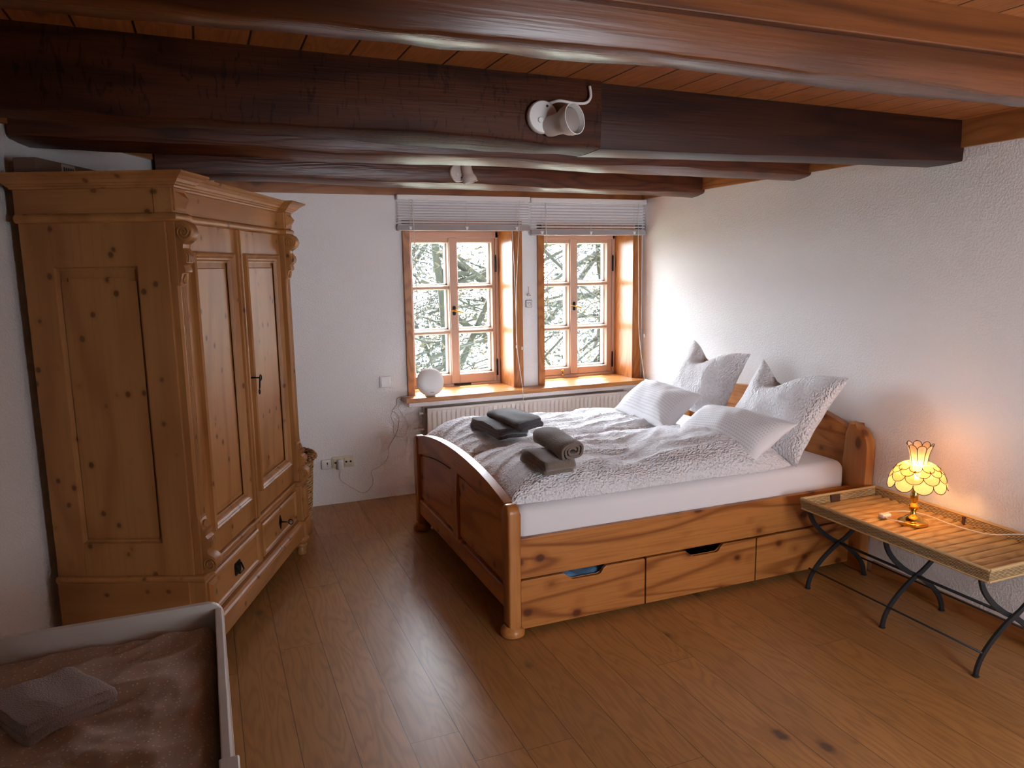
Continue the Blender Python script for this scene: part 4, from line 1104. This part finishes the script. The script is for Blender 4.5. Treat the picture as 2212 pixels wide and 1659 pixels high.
# crown
for k in range(8):
    a0 = 2 * PI * k / 8 + .1; hw = PI / 8; g = []
    def cp(ang, s, off=0.0):
        r = .036 + .022 * s ** 1.7; z = .300 + .090 * s; return Vector((sx + (r + off) * math.cos(ang), (r + off) * math.sin(ang), z))
    for j in range(9):
        s = j / 8; w = 1.0 if s < .72 else math.sqrt(max(0.0, 1 - ((s - .72) / .28) ** 2))
        g.append([tiles.verts.new(cp(a0 + hw * w * (2 * i / 8 - 1), s)) for i in range(9)])
    for j in range(8):
        for i in range(8):
            try: tiles.faces.new((g[j][i], g[j][i + 1], g[j + 1][i + 1], g[j + 1][i]))
            except ValueError: pass
    tube(wires, [cp(a0 - hw, s, .0006) for s in (0, .25, .5, .72)] + [cp(a0 + hw * math.sin(th), .72 + .28 * math.cos(th), .0006) for th in [-PI / 2 + PI * q / 12 for q in range(13)]], .0016, 5)
bmesh.ops.remove_doubles(tiles, verts=tiles.verts, dist=1e-5)
sh = obj('lamp_shade', tiles, MT['shell'], lamp, local=True, smooth=True)
obj('shade_wire', wires, plain('dark_wire', (.035, .018, .006), .4, .6), sh, local=True, smooth=True)
cz = LZ + .008
cpts = [(LX - .045, LY - .01, cz + .004), (LX - .075, LY + .012, cz + .012), (LX - .09, LY + .06, cz + .01), (LX - .06, LY + .11, cz + .008)]
bm = B(); tube(bm, smooth_path(cpts, 6), .0026, 6)
cpts2 = [(LX - .045, LY + .125, cz + .010), (LX + .02, LY + .14, cz + .006), (LX + .10, LY + .11, cz + .006), (LX + .13, LY + .03, cz + .006), (LX + .12, LY - .08, cz + .006), (LX + .125, LY - .18, cz + .006), (LX + .15, LY - .28, cz + .010), (LX + .185, LY - .37, cz + .036), (LX + .215, LY - .43, cz + .047)]
tube(bm, smooth_path(cpts2, 6), .0026, 6); obj('cord', bm, MT['cord_white'], lamp, smooth=True)
bm = B(); box(bm, (LX - .085, LY + .092, cz), (LX - .030, LY + .125, cz + .018), .006, 3); obj('switch', bm, MT['cord_white'], lamp, smooth=True, auto=50)

# ------------------------------------------------------------------ spotlights
def spotlamp(c, aim, label, cable, zdown):
    s = thing('spotlight', label, 'spotlight', c, group='white swivel spotlights on the ceiling beams')
    c = Vector(c); M = Matrix.Rotation(PI / 2, 4, 'X')
    bm = B(); lathe(bm, [(.056, 0), (.056, .016), (.052, .021), (0, .022)], c, 32, M)
    p = obj('wall_plate', bm, MT['white_metal'], s, smooth=True, auto=40)
    bm = B()
    for dx, dz in ((-.012, -.012), ):
        lathe(bm, [(.010, .021), (.010, .026), (.008, .028), (0, .028)], c + Vector((dx, 0, dz)), 14, M)
    obj('cover_cap', bm, MT['plastic_white'], p, smooth=True, auto=40)
    bm = B(); lathe(bm, [(.0045, .0215), (.0045, .0228), (0, .0228)], c + Vector((.014, 0, .036 if zdown else -.03)), 10, M); obj('screw_hole', bm, MT['dark'], p)
    aim = Vector(aim).normalized(); q = aim.to_track_quat('Z', 'X').to_matrix().to_4x4()
    piv = c + Vector((.046, -.052, -.026 if zdown else -.004)); hs = 1.17 if zdown else 1.0
    bm = B(); tube(bm, [c + Vector((.018, -.02, -.008)), piv], .010, 10); obj('arm', bm, MT['white_metal'], s, smooth=True, auto=40)
    bm = B(); prof = [(0, -.052), (.020, -.051), (.028, -.045), (.030, -.036), (.031, .0), (.033, .012), (.040, .025), (.044, .040), (.045, .060), (.0425, .060), (.041, .042), (.036, .024), (.026, .010), (0, .008)]
    lathe(bm, [(a * hs, b * hs) for a, b in prof], piv, 32, q); h = obj('lamp_head', bm, MT['white_metal'], s, smooth=True, auto=40)
    bm = B(); lathe(bm, [(.012, .010), (.024, .020), (.034, .036), (.037, .046), (.030, .051), (0, .054)], piv, 28, q @ Matrix.Scale(hs, 4)); obj('reflector_bulb', bm, plain('bulb_grey', (.34, .29, .26), .22, .2), h, smooth=True)
    if cable:
        bm = B(); tube(bm, smooth_path(cable, 6), .0055, 8); obj('cable', bm, MT['white_metal'], s, smooth=True)
    return s
spotlamp((1.143, 2.508, 2.207), (.40, -.91, .10), 'white spotlight facing the camera on the dark oak beam', [(1.17, 2.502, 2.254), (1.21, 2.50, 2.266), (1.27, 2.50, 2.262), (1.315, 2.50, 2.266), (1.335, 2.502, 2.288), (1.333, 2.506, 2.325)], True)
spotlamp((1.508, 4.545, 2.262), (.22, -.1, -1), 'smaller-looking white spotlight pointing down on the beam by the blinds', None, False)

# ------------------------------------------------------------------ round lamp on the sill, its cord and adapter
wl = thing('wake_up_light', 'round white bedside lamp standing on the left of the window sill', 'lamp', (1.500, 5.29, .755))
M = Matrix.Rotation(math.radians(80), 4, 'X'); c0 = (1.500, 5.285, .862)
bm = B(); lathe(bm, [(0, .030), (.05, .029), (.085, .024), (.098, .014), (.101, 0), (.099, -.012), (.09, -.03), (.06, -.045), (0, -.05)], c0, 44, M); h = obj('housing', bm, MT['plastic_white'], wl, smooth=True, auto=60)
bm = B(); lathe(bm, [(.1005, .006), (.1035, .004), (.1035, -.006), (.1005, -.010)], c0, 44, M); obj('rim', bm, plain('lamp_rim', (.62, .42, .33), .4), h, smooth=True, auto=50)
bm = B(); box(bm, (1.465, 5.275, .7555), (1.535, 5.335, .772), .004); obj('base', bm, MT['plastic_white'], wl)
# lower control area and grey mark
bm = B(); R = .094; pts = [(R * math.cos(a), R * math.sin(a)) for a in [PI + .42 + (PI - .84) * i / 18 for i in range(19)]]
prism(bm, pts, lambda u, v, w: Vector(c0) + (M.to_3x3() @ Vector((u, v, .0262 + w - .012 * ((u * u + v * v) / R / R)))), 0, .002)
cp_ = obj('control_panel', bm, plain('lamp_grey', (.62, .62, .68), .35), h)
bm = B(); box(bm, (-.014, -.079, .026), (.012, -.075, .0285))
for k in range(4): box(bm, (-.032 + k * .018, -.061, .0262), (-.0305 + k * .018, -.057, .0285))
for v in bm.verts: v.co = Vector(c0) + M.to_3x3() @ v.co
obj('marking', bm, plain('mark_grey', (.20, .20, .22), .5), cp_)
cab = [(1.45, .760), (1.40, .760), (1.342, .758), (1.308, .7575), (1.272, .744), (1.263, .692), (1.23, .65), (1.247, .642), (1.276, .604), (1.278, .552), (1.254, .484), (1.217, .418), (1.194, .378), (1.185, .315), (1.155, .266), (1.119, .242), (1.056, .214), (1.067, .153), (1.055, .102), (.991, .06), (.893, .122), (.829, .182), (.829, .262)]
bm = B(); pts = [(x, 5.30 if x > 1.42 else (5.33 if x > 1.3 else 5.383 - .010 * (i % 3 == 1)), z) for i, (x, z) in enumerate(cab)]; pts[0] = (1.49, 5.335, .77); pts[-1] = (.829, 5.345, .262)
tube(bm, smooth_path(pts, 6), .0022, 6); obj('cord', bm, MT['cord_thin'], wl, smooth=True)
lp = [(1.298, .70), (1.279, .674), (1.308, .619), (1.341, .546), (1.339, .493), (1.316, .45), (1.25, .463), (1.234, .503), (1.24, .555), (1.221, .609), (1.233, .646)]
bm = B(); tube(bm, smooth_path([(x, 5.384, z) for x, z in lp], 6), .0014, 6); obj('cord_loop', bm, MT['cord_thin'], wl, smooth=True)
bm = B(); box(bm, (.809, 5.315, .262), (.849, 5.368, .335), .010, 3); lathe(bm, [(.0035, -.012), (.0035, 0)], (.829, 5.345, .262), 8); obj('adapter', bm, MT['plastic_white'], wl, smooth=True, auto=50)

# ------------------------------------------------------------------ wall fittings
so = thing('power_socket', 'cream double power socket low on the window wall with a plugged-in adapter', 'socket', (.855, YB, .31))
bm = B(); box(bm, (.775, 5.377, .268), (.932, 5.3895, .352), .006, 3); pl = obj('cover_plate', bm, MT['plastic_cream'], so, smooth=True, auto=50)
for cx in (.815, .892):
    bm = B(); box(bm, (cx - .030, 5.370, .280), (cx + .030, 5.380, .340), .006, 3); ins = obj('socket_insert', bm, MT['plastic_cream'], so, smooth=True, auto=50)
    bm = B()
    for dx in (-.016, .016): lathe(bm, [(.0075, 0), (.0075, .0015), (0, .0015)], (cx + dx, 5.370, .310), 14, Matrix.Rotation(PI / 2, 4, 'X'))
    lathe(bm, [(.002, 0), (.002, .0015), (0, .0015)], (cx, 5.370, .310), 8, Matrix.Rotation(PI / 2, 4, 'X')); obj('socket_hole', bm, MT['dark'], ins)
so = thing('phone_socket', 'single white socket plate left of the cream double socket', 'socket', (.735, YB, .30))
bm = B(); box(bm, (.700, 5.366, .268), (.772, 5.3895, .340), .008, 3); pl = obj('cover_plate', bm, MT['plastic_white'], so, smooth=True, auto=50)
bm = B(); box(bm, (.737, 5.3648, .304), (.745, 5.3665, .320)); box(bm, (.738, 5.3648, .293), (.743, 5.3665, .298)); obj('jack_hole', bm, MT['dark'], so)
sw = thing('light_switch', 'white square light switch on the wall left of the window', 'switch', (1.188, YB, .87))
bm = B(); box(bm, (1.147, 5.378, .828), (1.229, 5.3895, .911), .004, 2); obj('frame', bm, MT['plastic_white'], sw)
bm = B(); prism(bm, [(.838, 5.368), (.838, 5.379), (.902, 5.379), (.902, 5.374)], lambda u, v, w: (w, v, u), 1.157, 1.22, .0015); obj('rocker', bm, MT['plastic_white'], sw)
pc = thing('wall_tile', 'small square tile with a dark border and a drawing between the windows', 'tile', (2.335, YB, 1.4))
bm = B(); box(bm, (2.309, 5.378, 1.372), (2.361, 5.3895, 1.428), .003); obj('frame', bm, plain('tile_border', (.16, .15, .15), .5), pc)
bm = B(); box(bm, (2.313, 5.376, 1.376), (2.357, 5.379, 1.424), .001); tl = obj('tile_face', bm, MT['plastic_white'], pc)
bm = B(); tube(bm, smooth_path([(2.330, 5.3755, 1.392), (2.327, 5.3755, 1.402), (2.334, 5.3755, 1.410), (2.340, 5.3755, 1.406), (2.346, 5.3755, 1.410), (2.350, 5.3755, 1.400), (2.346, 5.3755, 1.388), (2.338, 5.3755, 1.386)], 4), .0012, 5); tube(bm, [(2.32, 5.3755, 1.405), (2.323, 5.3755, 1.412)], .0012, 5); obj('drawing', bm, MT['dark'], tl)
hg = thing('hanging_bead', 'small painted bead hanging from a nail between the windows', 'ornament', (2.332, YB, 1.47))
bm = B(); tube(bm, [(2.332, 5.388, 1.530), (2.331, 5.377, 1.531), (2.331, 5.377, 1.485)], .0013, 5); obj('string', bm, MT['dark'], hg)
bm = B(); lathe(bm, [(0, -.014), (.009, -.011), (.014, 0), (.010, .010), (0, .014)], (2.332, 5.373, 1.470), 14); obj('bead', bm, MT['plastic_white'], hg, smooth=True)
bm = B(); lathe(bm, [(0, -.005), (.006, 0), (0, .005)], (2.337, 5.361, 1.465), 8); obj('painted_spot', bm, plain('bead_brown', (.20, .06, .03), .5), hg, smooth=True)

# ------------------------------------------------------------------ garden
bm = B(); box(bm, (-40, 6.2, -3.2), (60, 90, -3.0)); struct('garden_ground', bm, MT['ground'], 'lawn below the windows', 'ground')
def tree(label, x, y, h, r, region, nb, nl, leafmats, seed, size):
    rnd = random.Random(seed); t = thing('garden_tree', label, 'tree', (x, y, -3.0), group=None)
    bm = B(); pts = [(x, y, -3.0), (x - .05, y, -1), (x + .02, y + .05, .4), (x - .03, y, 1.3), (x - .12, y, 2.2), (x - .1, y, h)]
    tube(bm, smooth_path(pts, 5), [r * (1 - .55 * i / 25) for i in range(26)], 10); obj('trunk', bm, MT['bark'], t, smooth=True)
    bm = B(); tips = []; (x0, x1), (y0, y1), (z0, z1) = region
    for k in range(nb):
        a = Vector((rnd.uniform(x0, x1), rnd.uniform(y0, y1), rnd.uniform(z0, z1)))
        ang = rnd.uniform(-.9, .9) + (PI if rnd.random() < .4 else 0); ln = rnd.uniform(.5, 1.7) * size
        d = Vector((math.cos(ang), rnd.uniform(-.3, .3), math.sin(ang) * .8)); p = [a]
        for s in range(5):
            d = (d + Vector((rnd.uniform(-.3, .3), rnd.uniform(-.2, .2), rnd.uniform(-.32, .3)))).normalized(); p.append(p[-1] + d * ln / 5)
        rr = rnd.choice((.005, .006, .008, .010, .016, .026)) * size
        tube(bm, smooth_path(p, 3), [rr * (1 - .75 * i / 15) for i in range(16)], 5); tips += p[1:]
    # limbs tying the branches to the trunk
    for k in range(9):
        zz = rnd.uniform(.0, 2.2); q = rnd.choice(tips); m_ = (Vector((x, y, zz)) + q) / 2 + Vector((0, 0, rnd.uniform(-.2, .3)))
        tube(bm, smooth_path([(x - .03, y, zz), m_, q], 6), [.05 * size * (1 - .7 * i / 12) for i in range(13)], 6)
    obj('branches', bm, MT['bark'], t, smooth=True)
    for li, (mt, frac) in enumerate(leafmats):
        bm = B()
        for k in range(int(nl * frac)):
            c = rnd.choice(tips) + Vector((rnd.gauss(0, .14), rnd.gauss(0, .14), rnd.gauss(0, .14))) * size
            s = rnd.uniform(.012, .030) * size; u = Vector((rnd.gauss(0, 1), rnd.gauss(0, 1), rnd.gauss(0, 1))).normalized(); w = u.orthogonal().normalized()
            vs = [bm.verts.new(c + u * a * s * 1.5 + w * b * s) for a, b in ((-1, 0), (0, -.7), (1, 0), (0, .7))]
            bm.faces.new(vs)
        tag(obj('foliage', bm, MT[mt], t), kind='stuff')
    return t
tree('mossy garden tree with crossing branches outside the left window', 2.75, 8.9, 5.0, .085, ((2.2, 4.2), (8.0, 10.0), (.0, 2.4)), 110, 5200, (('leafy', .45), ('leafg', .55)), 3, 1.0)
tree('paler leafy garden tree farther off, seen through the right window', 6.9, 12.4, 6.0, .10, ((5.4, 7.6), (11.4, 13.2), (-.6, 3.0)), 90, 6500, (('leafb', .75), ('leafy', .1)), 5, 1.25)
tree('pale tree far behind the crossing branches of the left window', 4.2, 16.5, 6.5, .12, ((3.2, 5.4), (16, 18), (-1.2, 3.2)), 90, 6500, (('leafb', .6), ('leafg', .4)), 8, 1.5)

# ------------------------------------------------------------------ light
w = bpy.data.worlds.new('World'); bpy.context.scene.world = w; w.use_nodes = True
bg = w.node_tree.nodes['Background']; bg.inputs[0].default_value = (.86, .925, 1.02, 1)
wt = w.node_tree; tcw = wt.nodes.new('ShaderNodeTexCoord')
dp = wt.nodes.new('ShaderNodeVectorMath'); dp.operation = 'DOT_PRODUCT'; wt.links.new(tcw.outputs['Generated'], dp.inputs[0]); dp.inputs[1].default_value = (.02, .96, .28)
m1 = wt.nodes.new('ShaderNodeMath'); m1.operation = 'MAXIMUM'; wt.links.new(dp.outputs['Value'], m1.inputs[0]); m1.inputs[1].default_value = 0
m2 = wt.nodes.new('ShaderNodeMath'); m2.operation = 'POWER'; wt.links.new(m1.outputs[0], m2.inputs[0]); m2.inputs[1].default_value = 4.5
m3 = wt.nodes.new('ShaderNodeMath'); m3.operation = 'MULTIPLY_ADD'; wt.links.new(m2.outputs[0], m3.inputs[0]); m3.inputs[1].default_value = 28.0; m3.inputs[2].default_value = 2.2
m4 = wt.nodes.new('ShaderNodeMath'); m4.operation = 'MULTIPLY'; wt.links.new(dp.outputs['Value'], m4.inputs[0]); m4.inputs[1].default_value = -4.6
m5 = wt.nodes.new('ShaderNodeMath'); m5.operation = 'MAXIMUM'; wt.links.new(m4.outputs[0], m5.inputs[0]); m5.inputs[1].default_value = 0
m6 = wt.nodes.new('ShaderNodeMath'); m6.operation = 'ADD'; wt.links.new(m3.outputs[0], m6.inputs[0]); wt.links.new(m5.outputs[0], m6.inputs[1])
wt.links.new(m6.outputs[0], bg.inputs[1])
sd = bpy.data.lights.new('sun', 'SUN'); sd.energy = 7; sd.angle = .02; sd.color = (1, .95, .86)
so_ = bpy.data.objects.new('sun', sd); C.objects.link(so_); so_.location = (4, 9, 8)
so_.rotation_euler = Vector((-.16, -.40, -.90)).to_track_quat('-Z', 'Y').to_euler()
def portal(name, x0, x1, z0, z1, y, inward):
    l = bpy.data.lights.new(name, 'AREA'); l.shape = 'RECTANGLE'; l.size = x1 - x0; l.size_y = z1 - z0; l.cycles.is_portal = True
    o = bpy.data.objects.new(name, l); C.objects.link(o); o.location = ((x0 + x1) / 2, y, (z0 + z1) / 2)
    o.rotation_euler = Vector((0, inward, 0)).to_track_quat('-Z', 'Z').to_euler()
portal('portal_window', W1[0], W1[1], W1[2], W1[3], 5.79, -1); portal('portal_window', W2[0], W2[1], W2[2], W2[3], 5.79, -1)
portal('portal_rear', RFILL[0], RFILL[1], RFILL[2], RFILL[3], YF - .19, 1)

# ------------------------------------------------------------------ camera
cam = bpy.data.cameras.new('camera'); co = bpy.data.objects.new('camera', cam); C.objects.link(co)
F, YWA, PT, RL = 1629.0, .38558, .156847, -.015075
cam.sensor_width = 36; cam.sensor_fit = 'HORIZONTAL'; cam.lens = F / 2212 * 36; cam.clip_start = .02; cam.clip_end = 300
f = Vector((math.sin(YWA) * math.cos(PT), math.cos(YWA) * math.cos(PT), -math.sin(PT)))
r = Vector((math.cos(YWA), -math.sin(YWA), 0)); u = r.cross(f)
r2 = r * math.cos(RL) + u * math.sin(RL); u2 = u * math.cos(RL) - r * math.sin(RL)
Mx = Matrix((r2, u2, -f)).transposed().to_4x4(); Mx.translation = Vector((0, 0, 1.7)); co.matrix_world = Mx
bpy.context.scene.camera = co

sc = bpy.context.scene
sc.view_settings.view_transform = 'Standard'; sc.view_settings.look = 'None'; sc.view_settings.gamma = 1; sc.view_settings.exposure = 1.63
sc.cycles.use_denoising = True
sc.cycles.adaptive_threshold = .05; sc.cycles.adaptive_min_samples = 20; sc.cycles.max_bounces = 7; sc.cycles.diffuse_bounces = 5; sc.cycles.glossy_bounces = 3; sc.cycles.transparent_max_bounces = 12
sc.cycles.caustics_reflective = False; sc.cycles.caustics_refractive = False
sc.cycles.sample_clamp_indirect = 8.0
